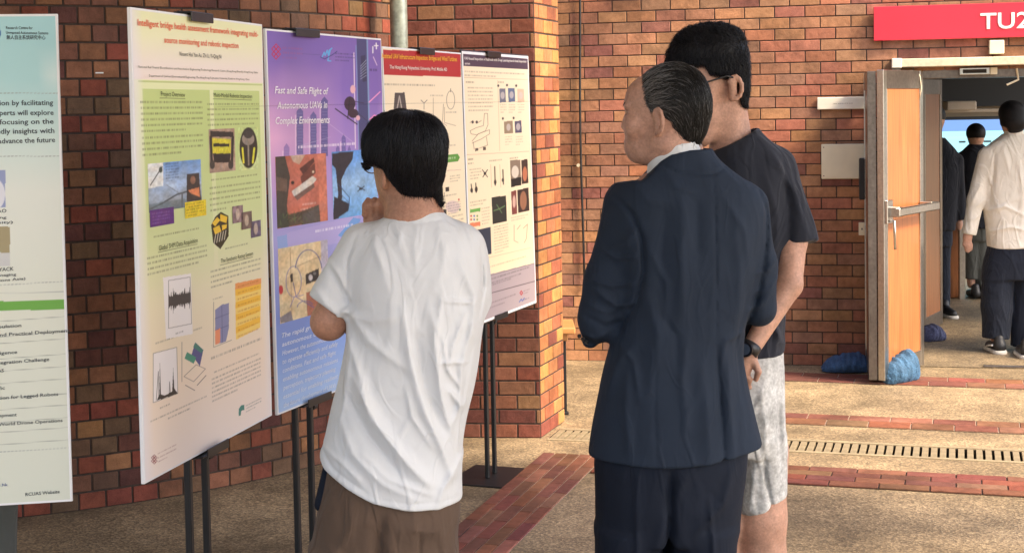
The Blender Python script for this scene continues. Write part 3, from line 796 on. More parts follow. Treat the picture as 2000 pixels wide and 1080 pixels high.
class Raster:
    """a printed sheet: a fine grid of coloured points lying on a board"""
    def __init__(s, bd, x0, x1, z0, z1, cell, layer, name):
        s.bd, s.layer, s.name = bd, layer, name
        s.n = max(2, int((x1 - x0) / cell) + 1); s.m = max(2, int((z1 - z0) / cell) + 1)
        X, Z = np.meshgrid(np.linspace(x0, x1, s.n), np.linspace(z0, z1, s.m), indexing='ij')
        s.X, s.Z = X.ravel(), Z.ravel()
        P = np.stack([s.X, np.full_like(s.X, bd.front), s.Z, np.ones_like(s.X)], 1) @ np.array(bd.M).T
        s.U, s.V = npproj(P[:, :3])
        s.C = np.ones((s.n * s.m, 3)) * .8
    def fill(s, c): s.C[:] = c3(c); return s
    def blend(s, a, c):
        a = np.clip(a, 0, 1)[:, None]; s.C = s.C * (1 - a) + (c3(c) if not isinstance(c, np.ndarray) else c) * a; return s
    def grad(s, stops, axis='z'):
        q = (s.Z if axis == 'z' else s.X); t = (q - q.min()) / (q.max() - q.min())
        if axis == 'z': t = 1 - t
        pos = [p for p, _ in stops]; cs = np.array([c3(c) for _, c in stops])
        for k in range(3): s.C[:, k] = np.interp(t, pos, cs[:, k])
        return s
    def pip(s, pts):
        ins = np.zeros(len(s.U), bool); n = len(pts)
        for i in range(n):
            x0, y0 = pts[i]; x1, y1 = pts[(i + 1) % n]
            if y0 == y1: continue
            cr = ((y0 > s.V) != (y1 > s.V)) & (s.U < (x1 - x0) * (s.V - y0) / (y1 - y0) + x0)
            ins ^= cr
        return ins
    def poly(s, pts, c, a=1.0): return s.blend(s.pip(pts) * a, c)
    def ell(s, u, v, ru, rv, c, a=1.0):
        d = np.sqrt(((s.U - u) / ru) ** 2 + ((s.V - v) / rv) ** 2); return s.blend(np.clip((1 - d) * min(ru, rv) + .5, 0, 1) * a, c)
    def line(s, pts, w_, c, a=1.0):
        d = np.full(len(s.U), 1e9)
        for (x0, y0), (x1, y1) in zip(pts, pts[1:]):
            dx, dy = x1 - x0, y1 - y0; L2 = dx * dx + dy * dy + 1e-9
            t = np.clip(((s.U - x0) * dx + (s.V - y0) * dy) / L2, 0, 1)
            d = np.minimum(d, np.hypot(s.U - x0 - t * dx, s.V - y0 - t * dy))
        return s.blend(np.clip(w_ / 2 - d + .5, 0, 1) * a, c)
    def noise(s, k, amp, seed=1):
        f = 1 + amp * (smooth_noise(s.n, s.m, k, seed).ravel() - .5) * 2; s.C = s.C * f[:, None]; return s
    def rows(s, u0, v0, u1, n, dv, hpx, c, a=.6, last=1.0, seed=3, just=True):
        """greeked lines of small type, level on the board"""
        x0, z0 = s.bd.px(u0, v0); x1 = s.bd.px(u1, v0)[0]; zz = s.bd.px(u0, v0 + dv)[1]; dz = z0 - zz
        h = (z0 - s.bd.px(u0, v0 + hpx)[1])
        r = np.random.default_rng(seed)
        al = np.zeros(len(s.X))
        for i in range(n):
            xe = x1 if i < n - 1 else x0 + (x1 - x0) * last
            zc = z0 - i * dz
            x = x0
            edges = []
            while x < xe:
                L_ = h * r.uniform(1.2, 5.0); edges.append((x, min(x + L_, xe), r.uniform(.65, 1))); x += L_ + h * .75
            rowm = np.abs(s.Z - zc) < h * .75
            idx = np.nonzero(rowm)[0]
            xs = s.X[idx]; prof = np.clip((h * .62 - np.abs(s.Z[idx] - zc)) / (h * .25), 0, 1)
            mk = np.zeros(len(idx))
            for e0, e1, k in edges: mk = np.where((xs > e0) & (xs < e1), k, mk)
            let = .55 + .45 * np.sin(xs / h * 7.0 + 2 * np.sin(xs / h * 2.1 + i))
            al[idx] = np.maximum(al[idx], mk * prof * let)
        return s.blend(np.clip(al * a * 1.35, 0, 1), tuple(x * .75 for x in c) if max(c) < 150 else c)
    def build(s):
        if s.name == 'picture':
            sd = int(abs(s.C.sum()) * 7) % 997
            for k, a in ((6, .10), (14, .12), (34, .16)):
                f = 1 + a * (smooth_noise(s.n, s.m, k, sd + k).ravel() - .5) * 2; s.C = s.C * f[:, None]
            g = (smooth_noise(s.n, s.m, 9, sd).ravel() - .5)[:, None]; s.C = np.clip(s.C * (1 + g * np.array([[.15, 0, -.15]])), .004, .9)
            G = s.C.reshape(s.n, s.m, 3)
            for _ in range(1):
                P_ = np.pad(G, ((1, 1), (1, 1), (0, 0)), 'edge'); G = (P_[1:-1, 1:-1] * 2 + P_[:-2, 1:-1] + P_[2:, 1:-1] + P_[1:-1, :-2] + P_[1:-1, 2:]) / 6
            s.C = G.reshape(-1, 3)
        y = s.bd.front - .0004 - .0007 * s.layer
        v = np.stack([s.X, np.full_like(s.X, y), s.Z], 1)
        i = np.arange((s.n - 1) * (s.m - 1)); a = (i // (s.m - 1)) * s.m + i % (s.m - 1)
        f = np.stack([a, a + s.m, a + s.m + 1, a + 1], 1)
        me = bpy.data.meshes.new(s.name)
        me.vertices.add(len(v)); me.vertices.foreach_set('co', v.astype('f').ravel())
        me.loops.add(f.size); me.loops.foreach_set('vertex_index', f.astype('i').ravel())
        me.polygons.add(len(f)); me.polygons.foreach_set('loop_start', (np.arange(len(f)) * 4).astype('i'))
        me.update(calc_edges=True)
        at = me.attributes.new('ink', 'FLOAT_COLOR', 'POINT')
        arr = np.ones((len(v), 4), 'f'); arr[:, :3] = np.clip(s.C, .002, .95); at.data.foreach_set('color', arr.ravel())
        return link(s.name, me, M_INK, s.bd.root)

class Board:
    def __init__(s, tl, tr, height, label, lean=1.0, thick=.010, border=.006):
        """tl, tr: world points of the upper corners"""
        s.tl, s.tr = tl, tr
        d = Vector((tr.x - tl.x, tr.y - tl.y, 0)); s.w = d.length; s.h = height
        zt = (tl.z + tr.z) / 2
        s.M = frame_mat((tl.x, tl.y, zt), d) @ Matrix.Rotation(math.radians(-lean), 4, 'X')
        s.th = thick; s.front = -thick / 2
        s.root = bpy.data.objects.new('poster', None); COL.objects.link(s.root); s.root.matrix_world = s.M
        tag(s.root, label, 'poster')
        MB().box((s.w / 2, 0, -s.h / 2), (s.w, thick, s.h), None, .0012).build('board', M_BOARD, s.root)
        s.IM = s.M.inverted()
    def px(s, u, v):
        o = s.IM @ Vector((0, 0, EYE)); d = s.IM.to_3x3() @ ray(u, v)
        k = (s.front - o.y) / d.y; p = o + d * k
        return p.x, p.z
    def raster(s, q=None, cell=.0016, layer=0, name='print', inset=.006):
        if q is None: x0, x1, z0, z1 = inset, s.w - inset, -s.h + inset, -inset
        else:
            P = [s.px(*p) for p in q]; x0 = (P[0][0] + P[3][0]) / 2; x1 = (P[1][0] + P[2][0]) / 2
            z1 = (P[0][1] + P[1][1]) / 2; z0 = (P[2][1] + P[3][1]) / 2
        return Raster(s, x0, x1, z0, z1, cell, layer, name)
    def text(s, body, a, b, hpx, col, name='lettering', shear=0.0, bold=0.02, layer=3, res=2):
        """body from photo point a to photo point b (baseline ends), capitals hpx tall at a"""
        me = text_me(body, 1, shear, bold, res)
        co = np.empty(len(me.vertices) * 3, 'f'); me.vertices.foreach_get('co', co); co = co.reshape(-1, 3)
        x0, z0 = s.px(*a); x1, z1 = s.px(*b); h = s.px(a[0], a[1] - hpx)[1] - z0
        sx = (x1 - x0) / (co[:, 0].max() - co[:, 0].min()); mn = co[:, 0].min()
        sz = h / .70
        out = np.empty_like(co)
        t = (co[:, 0] - mn) * sx
        out[:, 0] = x0 + t; out[:, 2] = z0 + co[:, 1] * sz + (z1 - z0) * t / max(1e-6, x1 - x0); out[:, 1] = s.front - .0004 - .0007 * layer
        me.vertices.foreach_set('co', out.ravel()); me.update()
        at = me.attributes.new('ink', 'FLOAT_COLOR', 'POINT'); arr = np.ones((len(out), 4), 'f'); arr[:, :3] = c3(col)
        at.data.foreach_set('color', arr.ravel())
        return link(name, me, M_INK, s.root)

def easel(bd, label, f=.5, gap=.045, clipw=.11, group='black poster easels'):
    d = (bd.tr - bd.tl); d.z = 0; d.normalize(); nrm = Vector((-d.y, d.x, 0))       # pointing behind the board
    c = bd.tl + d * bd.w * f; c.z = 0
    ztop = bd.tl.z; zbot = ztop - bd.h
    root = empty('easel', c + nrm * .035, math.atan2(d.y, d.x), label=label, cat='easel', group=group)
    MB().box((0, .0, .004), (.36, .30, .007), None, .002).build('base_plate', M_BLACK, root)
    for x in (-gap, gap):
        MB().box((x, 0, (ztop + .008) / 2 + .003), (.019, .019, ztop + .0), None, .003).build('pole', M_BLACK, root)
    for z, nm, s_ in ((zbot, 'lower_clip', -1), (ztop, 'upper_clip', 1)):
        m = MB()
        zc = z + s_ * .007
        m.box((0, -.027, zc), (clipw, .05, .006), None, .002)
        m.box((0, -.0535 - (.012 if s_ < 0 else 0), zc - s_ * .011), (clipw, .004, .026), None, .0015)
        m.box((0, -.012, zc - s_ * .02), (clipw * .9, .01, .05), None, .002)
        m.build(nm, M_BLACK, root)
    kn = MB(); kn.tube([(gap + .011, 0, zbot - .035), (gap + .035, 0, zbot - .035)], .013, 12); kn.build('knob', M_BLACK, root)
    return root

# ---- board one: pale green bridge poster
b1 = Board(W(251, 15, 3.68), W(509, 48, 4.50), 1.189, 'large pale green and cream bridge health poster with red title, nearest full board', lean=0.0)
b1.h = 1.189
r = b1.raster()
r.grad([(0, (236, 238, 190)), (.05, (240, 240, 200)), (.11, (244, 232, 222)), (.145, (244, 228, 220)), (.146, (235, 240, 190)), (.3, (224, 232, 175)), (.5, (226, 230, 180)), (.65, (240, 228, 195)), (.82, (246, 226, 204)), (1, (244, 230, 222))])
x = (r.X / b1.w)
tt = 1 - (r.Z - r.Z.min()) / (r.Z.max() - r.Z.min())
def colmask(a0, a1): return ((x > a0) & (x < a1) & (tt > .165)) * np.clip((.62 - tt) / .35, 0, 1)
r.blend(colmask(.06, .535), (200, 216, 142)); r.blend(colmask(.565, .955), (200, 216, 142))
r.blend(((x > .035) & (x < .985) & (np.abs(tt - .150) < .0018)) * .8, (190, 205, 130))
r.blend(np.clip(1 - x * 14, 0, 1) * .8, (236, 232, 238)); r.blend(np.clip((x - .93) * 14, 0, 1) * np.clip((tt - .5) * 3, 0, .7), (240, 236, 238))
dk = (70, 72, 52)
r.rows(274, 200, 395, 6, 11.4, 4.2, dk, .62, .7, 1); r.rows(277, 270, 396, 4, 11.2, 4.2, dk, .62, .62, 2)
r.rows(404, 204, 505, 5, 10.2, 3.8, dk, .62, .9, 3)
r.rows(412, 352, 502, 1, 10, 3.6, dk, .6, 1, 4); r.rows(409, 368, 508, 5, 11, 3.8, dk, .62, .3, 5)
r.rows(300, 463, 391, 1, 10, 3.8, dk, .6, 1, 6); r.rows(287, 505, 404, 4, 10.6, 4.0, dk, .62, .85, 7)
r.rows(440, 486, 484, 1, 10, 3.2, dk, .6, 1, 8); r.rows(411, 531, 510, 4, 10.2, 3.8, dk, .62, .4, 9)
r.rows(303, 671, 395, 1, 10, 3.6, dk, .6, 1, 10); r.rows(294, 823, 405, 1, 10, 3.4, dk, .6, 1, 11); r.rows(328, 817, 372, 1, 8, 3.2, dk, .6, 1, 12)
r.rows(418, 727, 507, 1, 10, 3.2, dk, .55, 1, 13); r.rows(413, 741, 510, 6, 8.6, 3.6, dk, .6, .5, 14)
r.rows(412, 700, 512, 1, 8, 5, dk, .5, 1, 15); r.rows(308, 886, 345, 3, 8, 2.6, (150, 90, 90), .6, .5, 16)
r.rows(480, 792, 511, 3, 6, 2.4, (70, 110, 105), .7, .6, 17)
r.line([(312, 192), (361, 193.5)], 1, (70, 80, 40)); r.line([(416, 193.5), (491, 196)], 1, (70, 80, 40)); r.line([(309, 493), (385, 477)], 1, (70, 80, 40)); r.line([(430, 518), (493, 502)], 1, (70, 80, 40))
# emblem (red lozenge knot), teal mark
for du, dv in ((0, 0), (0, -6.5), (0, 6.5), (-3.2, -3.2), (3.2, -3.2), (-3.2, 3.2), (3.2, 3.2)):
    r.line([(301 + du, 894 + dv), (301 + du + 2.6, 896.6 + dv), (301 + du, 899 + dv), (301 + du - 2.6, 896.6 + dv), (301 + du, 894 + dv)], 1.3, (140, 50, 60), .9)
r.poly([(466, 812), (466, 798), (471, 791), (477, 790), (477, 800), (471, 802), (470, 811)], (60, 130, 120))
# spectrum and 3d plots
r.poly([(299, 690), (345, 678), (347, 768), (299, 786)], (244, 238, 236))
r.line([(299, 690), (345, 678), (347, 768), (299, 786), (299, 690)], 1, (120, 112, 105))
r.poly([(306, 782), (311, 770), (312, 700), (314, 770), (322, 772), (336, 764), (338, 718), (340, 758), (347, 768)], (55, 50, 48))
r.line([(305, 781), (309, 725), (310, 779)], 1, (60, 55, 50)); r.line([(330, 775), (331, 745), (333, 772)], 1, (60, 55, 50))
r.rows(312, 797, 333, 1, 5, 3, dk, .6, 1, 20)
r.line([(355, 668), (355, 745)], 1, (120, 112, 105)); r.line([(359, 735), (378, 745), (401, 720), (383, 712), (359, 735)], 1, (120, 100, 90)); r.line([(362, 752), (380, 762)], 1.5, (130, 110, 100)); r.line([(385, 752), (402, 733)], 1.5, (130, 110, 100))
r.poly([(381, 668), (397, 683), (390, 715), (374, 692)], (88, 88, 140)); r.poly([(381, 668), (397, 683), (393, 690), (377, 678)], (70, 130, 120)); r.poly([(365, 687), (383, 698), (378, 710), (360, 700)], (75, 150, 125))
# waveform
r.poly([(318, 542), (373, 534), (376, 652), (324, 662)], (246, 240, 236)); r.line([(329, 548), (371, 541), (374, 632), (329, 641), (329, 548)], 1, (120, 112, 105))
rr = np.random.default_rng(5)
wy = np.interp(r.U, [329, 372], [589, 581]); env = np.interp(r.U, np.arange(329, 373, 1.0), 9 + 8 * rr.random(44) ** 2 + 10 * (rr.random(44) > .9))
r.blend(((np.abs(r.V - wy) < env) & (r.U > 329) & (r.U < 372)) * .95, (42, 36, 36))
r.rows(342, 652, 358, 1, 5, 3, dk, .6, 1, 21)
# block figure, orange table
r.poly([(420, 605), (433, 595), (447, 592), (447, 640), (441, 667), (420, 673)], (140, 142, 178)); r.line([(433, 597), (434, 668)], 1, (90, 92, 130)); r.line([(420, 622), (447, 612)], 1, (90, 92, 130)); r.line([(420, 645), (446, 635)], 1, (90, 92, 130))
r.poly([(420, 645), (430, 641), (430, 669), (420, 673)], (238, 150, 110)); r.line([(417, 590), (417, 678), (452, 664)], 1, (130, 120, 110)); r.rows(415, 585, 455, 1, 5, 3, dk, .5, .5, 22)
for k in range(9):
    f0, f1 = k / 9, (k + 1) / 9
    a = lambda f: (459 + 1.5 * f, 553.7 + 110 * f); b_ = lambda f: (510 - 2 * f, 543 + 96.6 * f)
    r.poly([a(f0), b_(f0), b_(f1), a(f1)], (240, 160, 95) if k == 0 else (250, 196, 70) if k % 2 else (252, 216, 120))
    r.rows(464, 560.5 + 12.1 * k, 505, 1, 8, 3.6, (190, 110, 30), .6, 1, 30 + k)
# machine drawing
r.poly([(412, 440), (420, 424), (431, 414), (446, 422), (446.5, 461), (430, 487), (416, 474)], (60, 55, 35))
for q in ([(414, 436), (424, 424), (430, 430), (420, 442)], [(430, 418), (444, 424), (442, 436), (430, 432)], [(416, 446), (428, 440), (432, 452), (420, 458)], [(433, 440), (443, 438), (442, 446), (434, 450)]): r.poly(q, (238, 196, 60))
for k in range(5): r.line([(418 + 5 * k, 476 - 2 * k), (421 + 5 * k, 458 - 2 * k)], 1.2, (215, 208, 190))
r.build()
def picture(bd, q, cell=.0016, layer=1): return bd.raster(q, cell, layer, 'picture')
p = picture(b1, [(287, 321), (391, 311), (394, 402), (291, 414)]).grad([(0, (118, 160, 215)), (.5, (175, 195, 222)), (.75, (165, 178, 195)), (1, (120, 135, 150))]).noise(6, .18, 4)
p.poly([(287, 320), (318, 317), (318, 364), (289, 368)], (236, 238, 236)); p.line([(293, 362), (316, 326)], 2, (60, 62, 60)); p.ell(313, 332, 3.5, 6, (70, 80, 70))
p.rows(322, 321, 348, 7, 5.6, 3, (50, 60, 90), .7, .5, 41)
p.line([(292, 409), (315, 398), (345, 380), (366, 374)], 3, (70, 78, 80)); p.line([(325, 362), (350, 378)], 1, (90, 95, 100)); p.line([(355, 378), (355, 410)], 3, (95, 100, 105)); p.poly([(290, 400), (330, 392), (394, 385), (394, 405), (290, 416)], (105, 118, 118), .6)
p.poly([(364, 340), (388, 338), (392, 392), (364, 394)], (70, 62, 58)); p.poly([(367, 372), (388, 366), (390, 385), (372, 378)], (225, 140, 95)); p.ell(376, 352, 5, 8, (150, 110, 90)); p.build()
p = picture(b1, [(291.7, 411), (338.6, 404), (338.6, 435), (292, 446)], layer=2).fill((98, 52, 130)).rows(296, 418, 330, 4, 6.4, 3, (160, 120, 180), .6, .8, 42); p.build()
p = picture(b1, [(359.7, 396), (401, 389.5), (402, 419.5), (361, 428)], layer=2).fill((240, 212, 50)).rows(362, 400, 397, 5, 5.6, 3, (90, 80, 20), .7, .6, 43); p.build()
p = picture(b1, [(407.6, 252), (457.7, 252), (459, 334), (408, 338)]).fill((178, 150, 132)).noise(8, .25, 6)
p.poly([(410, 256), (455, 258), (455, 268), (410, 268)], (55, 52, 48)); p.poly([(412, 270), (450, 272), (450, 300), (412, 300)], (215, 205, 60)); p.poly([(416, 280), (447, 281), (447, 287), (416, 287)], (50, 48, 40)); p.line([(411, 268), (413, 325)], 5, (50, 48, 44)); p.line([(454, 268), (452, 325)], 5, (50, 48, 44)); p.poly([(415, 300), (450, 300), (448, 318), (418, 318)], (45, 42, 40)); p.ell(414, 322, 5, 9, (70, 64, 58)); p.ell(450, 322, 5, 9, (70, 64, 58)); p.build()
p = picture(b1, [(465, 248), (504, 250), (504, 332), (465, 332)])
bgc = p.bd
p.grad([(0, (203, 219, 145)), (1, (212, 224, 158))]); p.ell(484.6, 289, 17.5, 40, (52, 50, 42)); p.ell(484, 272, 12, 12, (150, 140, 130)); p.ell(484, 262, 9, 9, (62, 60, 58)); p.line([(473, 290), (475, 318)], 3.5, (225, 220, 60)); p.line([(496, 290), (493, 318)], 3.5, (225, 220, 60)); p.line([(484, 275), (485, 322)], 3, (150, 140, 120)); p.build()
for q, c in (([(453, 404), (473.6, 400), (473.6, 433), (453, 437.5)], (150, 125, 128)), ([(470.5, 415), (491, 412.5), (491, 446), (470.5, 448.6)], (120, 100, 92)), ([(489, 432.8), (508, 429.7), (509, 461), (489.4, 465)], (110, 98, 120))):
    p = picture(b1, q, layer=2).fill(c).noise(4, .5, int(q[0][0])); cx = (q[0][0] + q[1][0]) / 2; cy = (q[0][1] + q[2][1]) / 2; p.ell(cx, cy, 4, 11, (225, 205, 180), .6); p.build()
OR = (238, 112, 80)
b1.text('Intelligent bridge health assessment framework integrating multi-', (267.5, 50.5), (503, 73), 13, OR, bold=.012)
b1.text('source monitoring and robotic inspection', (319.5, 84), (464.5, 95), 12, OR, bold=.012)
b1.text('Vincent Hoi Yan Au, Zhi Li, Yi-Qing Ni', (348.5, 109.5), (431, 115), 8, (70, 70, 62), bold=.005)
b1.text('National Rail Transit Electrification and Automation Engineering Technology Research Centre (Hong Kong Branch), Hong Kong, China', (268, 133), (502, 144), 4.6, (80, 78, 66), bold=0, res=1)
b1.text('Department of Civil and Environmental Engineering, The Hong Kong Polytechnic University, Kowloon, Hong Kong, China', (289.5, 150.5), (485.5, 157.5), 4.6, (80, 78, 66), bold=0, res=1)
DG = (62, 74, 40)
b1.text('Project Overview', (313, 188), (360, 190), 9.5, DG, bold=.0)
b1.text('Multi-Modal Robotic Inspection', (416, 190), (491, 192.6), 8.5, DG, bold=.0)
b1.text('Global SHM Data Acquisition', (309, 489.5), (384.7, 473.5), 10, DG, bold=.0)
b1.text('The Synthetic Rating System', (430, 514), (493, 498.5), 8.5, DG, bold=.0)
easel(b1, 'nearest black easel with two square poles holding the pale green bridge poster', .46, .055, .14)

# ---- board two: purple flight poster
b2 = Board(W(516, 56.5, 4.55), W(742, 76.4, 5.32), 1.189, 'purple and blue poster with white title about flight, behind the white T-shirt', lean=.4)
r = b2.raster(cell=.0019)
r.grad([(0, (122, 98, 178)), (.15, (132, 106, 186)), (.30, (160, 130, 200)), (.42, (170, 150, 212)), (.55, (170, 165, 220)), (.75, (125, 145, 210)), (.85, (128, 158, 220)), (1, (160, 190, 230))])
x = r.X / b2.w; tt = 1 - (r.Z - r.Z.min()) / (r.Z.max() - r.Z.min())
r.blend(np.clip(1 - x * 1.6, 0, 1) * np.clip(1 - abs(tt - .28) * 5, 0, 1) * .9, (236, 180, 214)); r.noise(5, .10, 9)
r.blend(np.clip((smooth_noise(r.n, r.m, 7, 3).ravel() - .55) * 3, 0, 1) * np.clip(1 - abs(tt - .2) * 5, 0, 1) * .35, (200, 160, 215))
for u0, u1, v0, v1, c in ((579, 592, 214, 302, (96, 92, 150)), (606, 618, 222, 302, (92, 90, 150)), (627, 640, 193, 305, (88, 84, 146)), (554, 565, 284, 306, (150, 120, 180)), (656, 663, 286, 300, (120, 100, 170)), (667, 675, 266, 300, (110, 95, 165)), (679, 685, 288, 300, (120, 100, 170))):
    r.poly([(u0, v0 + 4), ((u0 + u1) / 2, v0 - 4), (u1, v0 + 4), (u1, v1), (u0, v1)], c, .9); r.line([(u0 - 2, v0 + 12), (u0 - 1.5, v1)], 2.5, (238, 208, 232), .6)
    for q in range(int(v0) + 8, v1, 6): r.line([(u0 + 2, q), (u1 - 2, q)], 1, (160, 170, 215), .35)
r.poly([(696, 76), (716, 78), (722, 300), (702, 300)], (72, 74, 122)); r.poly([(704, 110), (713, 108), (716, 160), (708, 160)], (52, 54, 92)); r.line([(717, 78), (722, 300)], 3, (130, 165, 205), .8); r.line([(695, 90), (701, 300)], 2, (120, 150, 200), .8)
for k in range(6): r.line([(704, 130 + 5 * k), (715, 118 + 6 * k)], 1, (190, 200, 225), .6)
r.line([(691, 104), (694, 290)], 1.6, (240, 220, 235)); r.line([(583, 286), (645, 268)], 1, (200, 190, 225), .5); r.line([(640, 240), (692, 280)], 1, (225, 200, 230), .5)
r.line([(721, 200), (742, 180)], 2, (246, 160, 205)); r.line([(722, 234), (731, 226), (742, 230)], 3, (250, 150, 200)); r.line([(722, 240), (742, 243)], 2, (250, 190, 220))
r.line([(728, 92), (728, 104)], 2, (235, 230, 240)); r.line([(731, 90), (738, 90)], 2.2, (235, 230, 240)); r.line([(734.5, 85), (735, 96)], 2.2, (235, 230, 240)); r.line([(729, 112), (736, 128)], 1.6, (215, 190, 225))
# drone
r.ell(683, 203, 11, 14, (58, 40, 62)); r.ell(690, 222, 10, 9, (62, 44, 60)); r.ell(689, 175, 5, 8, (232, 180, 190)); r.ell(699, 231, 4, 5, (232, 180, 190)); r.line([(655, 213), (697, 243)], 2.4, (46, 34, 60)); r.line([(690, 198), (710, 202)], 1.4, (60, 45, 70)); r.line([(683, 190), (679, 232)], 2, (40, 30, 44)); r.line([(697, 220), (716, 236)], 1.5, (60, 60, 90))
# logos
for du, dv in ((0, -10), (0, 0), (0, 10), (-4.5, -5), (4.5, -5), (-4.5, 5), (4.5, 5)):
    r.line([(539 + du, 96.5 + dv), (543 + du, 101.5 + dv), (539 + du, 106.5 + dv), (535 + du, 101.5 + dv), (539 + du, 96.5 + dv)], 1.7, (190, 40, 80))
r.rows(551, 94, 590, 3, 9.5, 4, (150, 90, 150), .8, .7, 51); r.line([(590, 106), (625, 108)], .8, (90, 80, 140), .7)
r.line([(629, 112), (633, 103), (635, 109), (639, 99), (641, 108), (643, 99), (648, 95)], 2.4, (95, 175, 232)); r.line([(645, 98), (640, 119), (646, 120)], 2.2, (95, 175, 232)); r.line([(626, 112), (634, 116), (650, 107), (658, 101)], 1.5, (40, 50, 120))
r.rows(654, 105, 692, 3, 6.6, 2.6, (70, 60, 130), .8, .7, 52)
r.rows(582, 288, 694, 1, 8, 5, (245, 232, 245), .8, 1, 53); r.rows(722, 137, 738, 1, 6, 5, (60, 40, 110), .8, 1, 54)
r.poly([(541, 462), (560, 458), (563, 488), (543, 492)], (120, 175, 225), .5); r.poly([(560, 455), (700, 420), (700, 470), (562, 488)], (200, 180, 225), .35); r.poly([(660, 460), (690, 425), (705, 428), (680, 470)], (90, 160, 225), .8)
r.rows(616, 452, 690, 1, 8, 5, (240, 235, 250), .8, 1, 55)
r.build()
p = picture(b2, [(537, 308), (637, 298), (639, 432), (541, 446)], .0022).fill((196, 112, 92)).noise(5, .12, 2)
p.poly([(537, 305), (556, 305), (566, 345), (560, 400), (564, 446), (541, 446)], (74, 66, 58)); p.poly([(537, 345), (560, 350), (560, 375), (540, 372)], (120, 96, 84), .7)
p.poly([(566, 304), (596, 302), (584, 322), (572, 316)], (200, 170, 150)); p.poly([(584, 330), (612, 308), (614, 316), (592, 342)], (92, 52, 46)); p.poly([(586, 346), (614, 318), (616, 338), (590, 366)], (110, 62, 52))
p.poly([(569, 374), (610, 344), (618, 350), (612, 358), (574, 384)], (222, 212, 200)); p.poly([(574, 384), (612, 358), (614, 366), (580, 392)], (120, 92, 84)); p.ell(571, 357, 3.4, 3.6, (50, 34, 30)); p.ell(611, 336, 2, 2, (240, 220, 190))
p.rows(590, 400, 618, 1, 4, 3, (236, 200, 190), .8, 1, 60); p.rows(586, 410, 622, 1, 4, 3, (236, 200, 190), .8, 1, 61)
p.poly([(541, 446), (543, 415), (560, 420), (590, 412), (622, 400), (626, 434)], (66, 70, 58), .9); p.poly([(590, 418), (622, 406), (624, 434), (592, 440)], (92, 84, 80))
rr = np.random.default_rng(8)
for k in range(26):
    a, b_ = 545 + rr.random() * 62, 418 + rr.random() * 22; t_ = rr.random() * 6.28
    p.line([(a, b_), (a + 9 * math.cos(t_), b_ - abs(9 * math.sin(t_)))], 1.2, (96, 110, 70) if k % 2 else (44, 50, 36), .9)
p.poly([(620, 302), (637, 299), (639, 432), (625, 436)], (210, 128, 104), .8); p.build()
p = picture(b2, [(648, 298), (735, 290), (738, 414), (650, 430)], .0022).grad([(0, (92, 150, 220)), (.5, (150, 190, 232)), (1, (110, 170, 228))]).noise(4, .12, 7)
p.poly([(648, 300), (690, 296), (688, 312), (676, 330), (666, 352), (668, 384), (661, 427), (650, 430), (660, 380), (655, 330), (648, 322)], (50, 46, 56)); p.poly([(652, 384), (682, 398), (680, 412), (662, 424), (650, 426)], (44, 42, 52)); p.line([(660, 360), (682, 386), (681, 402)], 1.6, (50, 70, 110)); p.line([(660, 374), (681, 396)], 1, (60, 80, 110))
p.line([(698, 364), (712, 372)], 1.8, (40, 44, 60)); p.line([(698, 374), (711, 364)], 1.8, (40, 44, 60)); p.ell(704, 369, 3.4, 2.6, (30, 34, 48)); p.build()
p = picture(b2, [(543, 490), (640, 464), (642, 606), (546, 632)], .0022).fill((222, 198, 156)).noise(4, .10, 5)
p.poly([(626, 462), (642, 460), (642, 606), (628, 610)], (190, 182, 196)); p.line([(566, 484), (570, 628)], 1.2, (170, 140, 110)); p.line([(580, 520), (626, 500)], 1, (150, 120, 100)); p.poly([(597, 572), (642, 556), (642, 606), (600, 618)], (168, 104, 80)); p.poly([(596, 536), (622, 524), (622, 546), (597, 556)], (46, 42, 44)); p.ell(606, 542, 4, 6, (200, 195, 195)); p.ell(614, 534, 3, 3, (120, 120, 120))
p.poly([(566, 536), (571, 534), (572, 550), (567, 552)], (40, 38, 42)); p.ell(548, 566, 4.5, 9, (190, 50, 56)); p.poly([(546, 620), (568, 606), (572, 626), (548, 632)], (130, 124, 130))
circ = lambda cu, cv, ru, rv, a0, a1, n=18: [(cu + ru * math.cos(math.radians(a0 + (a1 - a0) * i / n)), cv + rv * math.sin(math.radians(a0 + (a1 - a0) * i / n))) for i in range(n + 1)]
p.line(circ(573, 550, 15, 30, 0, 360), 1.3, (110, 110, 165)); p.line(circ(602, 530, 26, 42, 190, 350), 1.8, (80, 84, 140)); p.line([(572, 552), (578, 580), (598, 592), (612, 600)], 1.6, (80, 80, 140)); p.line([(566, 600), (574, 580), (592, 576)], 1.3, (110, 110, 165)); p.line(circ(596, 600, 16, 12, 180, 330), 1.4, (90, 90, 150)); p.build()
WH = (246, 240, 246)
b2.text('Fast and Safe Flight of', (535.5, 183), (640.5, 185), 14, WH, shear=.22, bold=.012)
b2.text('Autonomous UAVs in', (540, 213), (638, 211.5), 14, WH, shear=.22, bold=.012)
b2.text('Complex Environments', (537, 243), (643, 240.5), 14, WH, shear=.22, bold=.012)
for k, tx in enumerate(['The rapid growth of the', 'autonomous UAV flights', 'However, the autonomous UAV', 'to operate efficiently and safely', 'conditions. Fast and safe flight', 'enabling autonomous missions', 'perception, trajectory planning', 'essential for enabling resilient', 'the future development of UAVs']):
    v0 = 660 + 17.0 * k; x0 = 549.5 + .45 * k
    sl = (.30 + .0125 * k)
    ue = 655 + (4 if k % 2 else 0)
    b2.text(tx, (x0, v0), (ue, v0 - sl * (ue - x0)), 9.2, (232, 238, 250), shear=.22, bold=.005, layer=2)
easel(b2, 'black easel holding the purple poster, partly hidden behind the white T-shirt', .30, .05, .16)

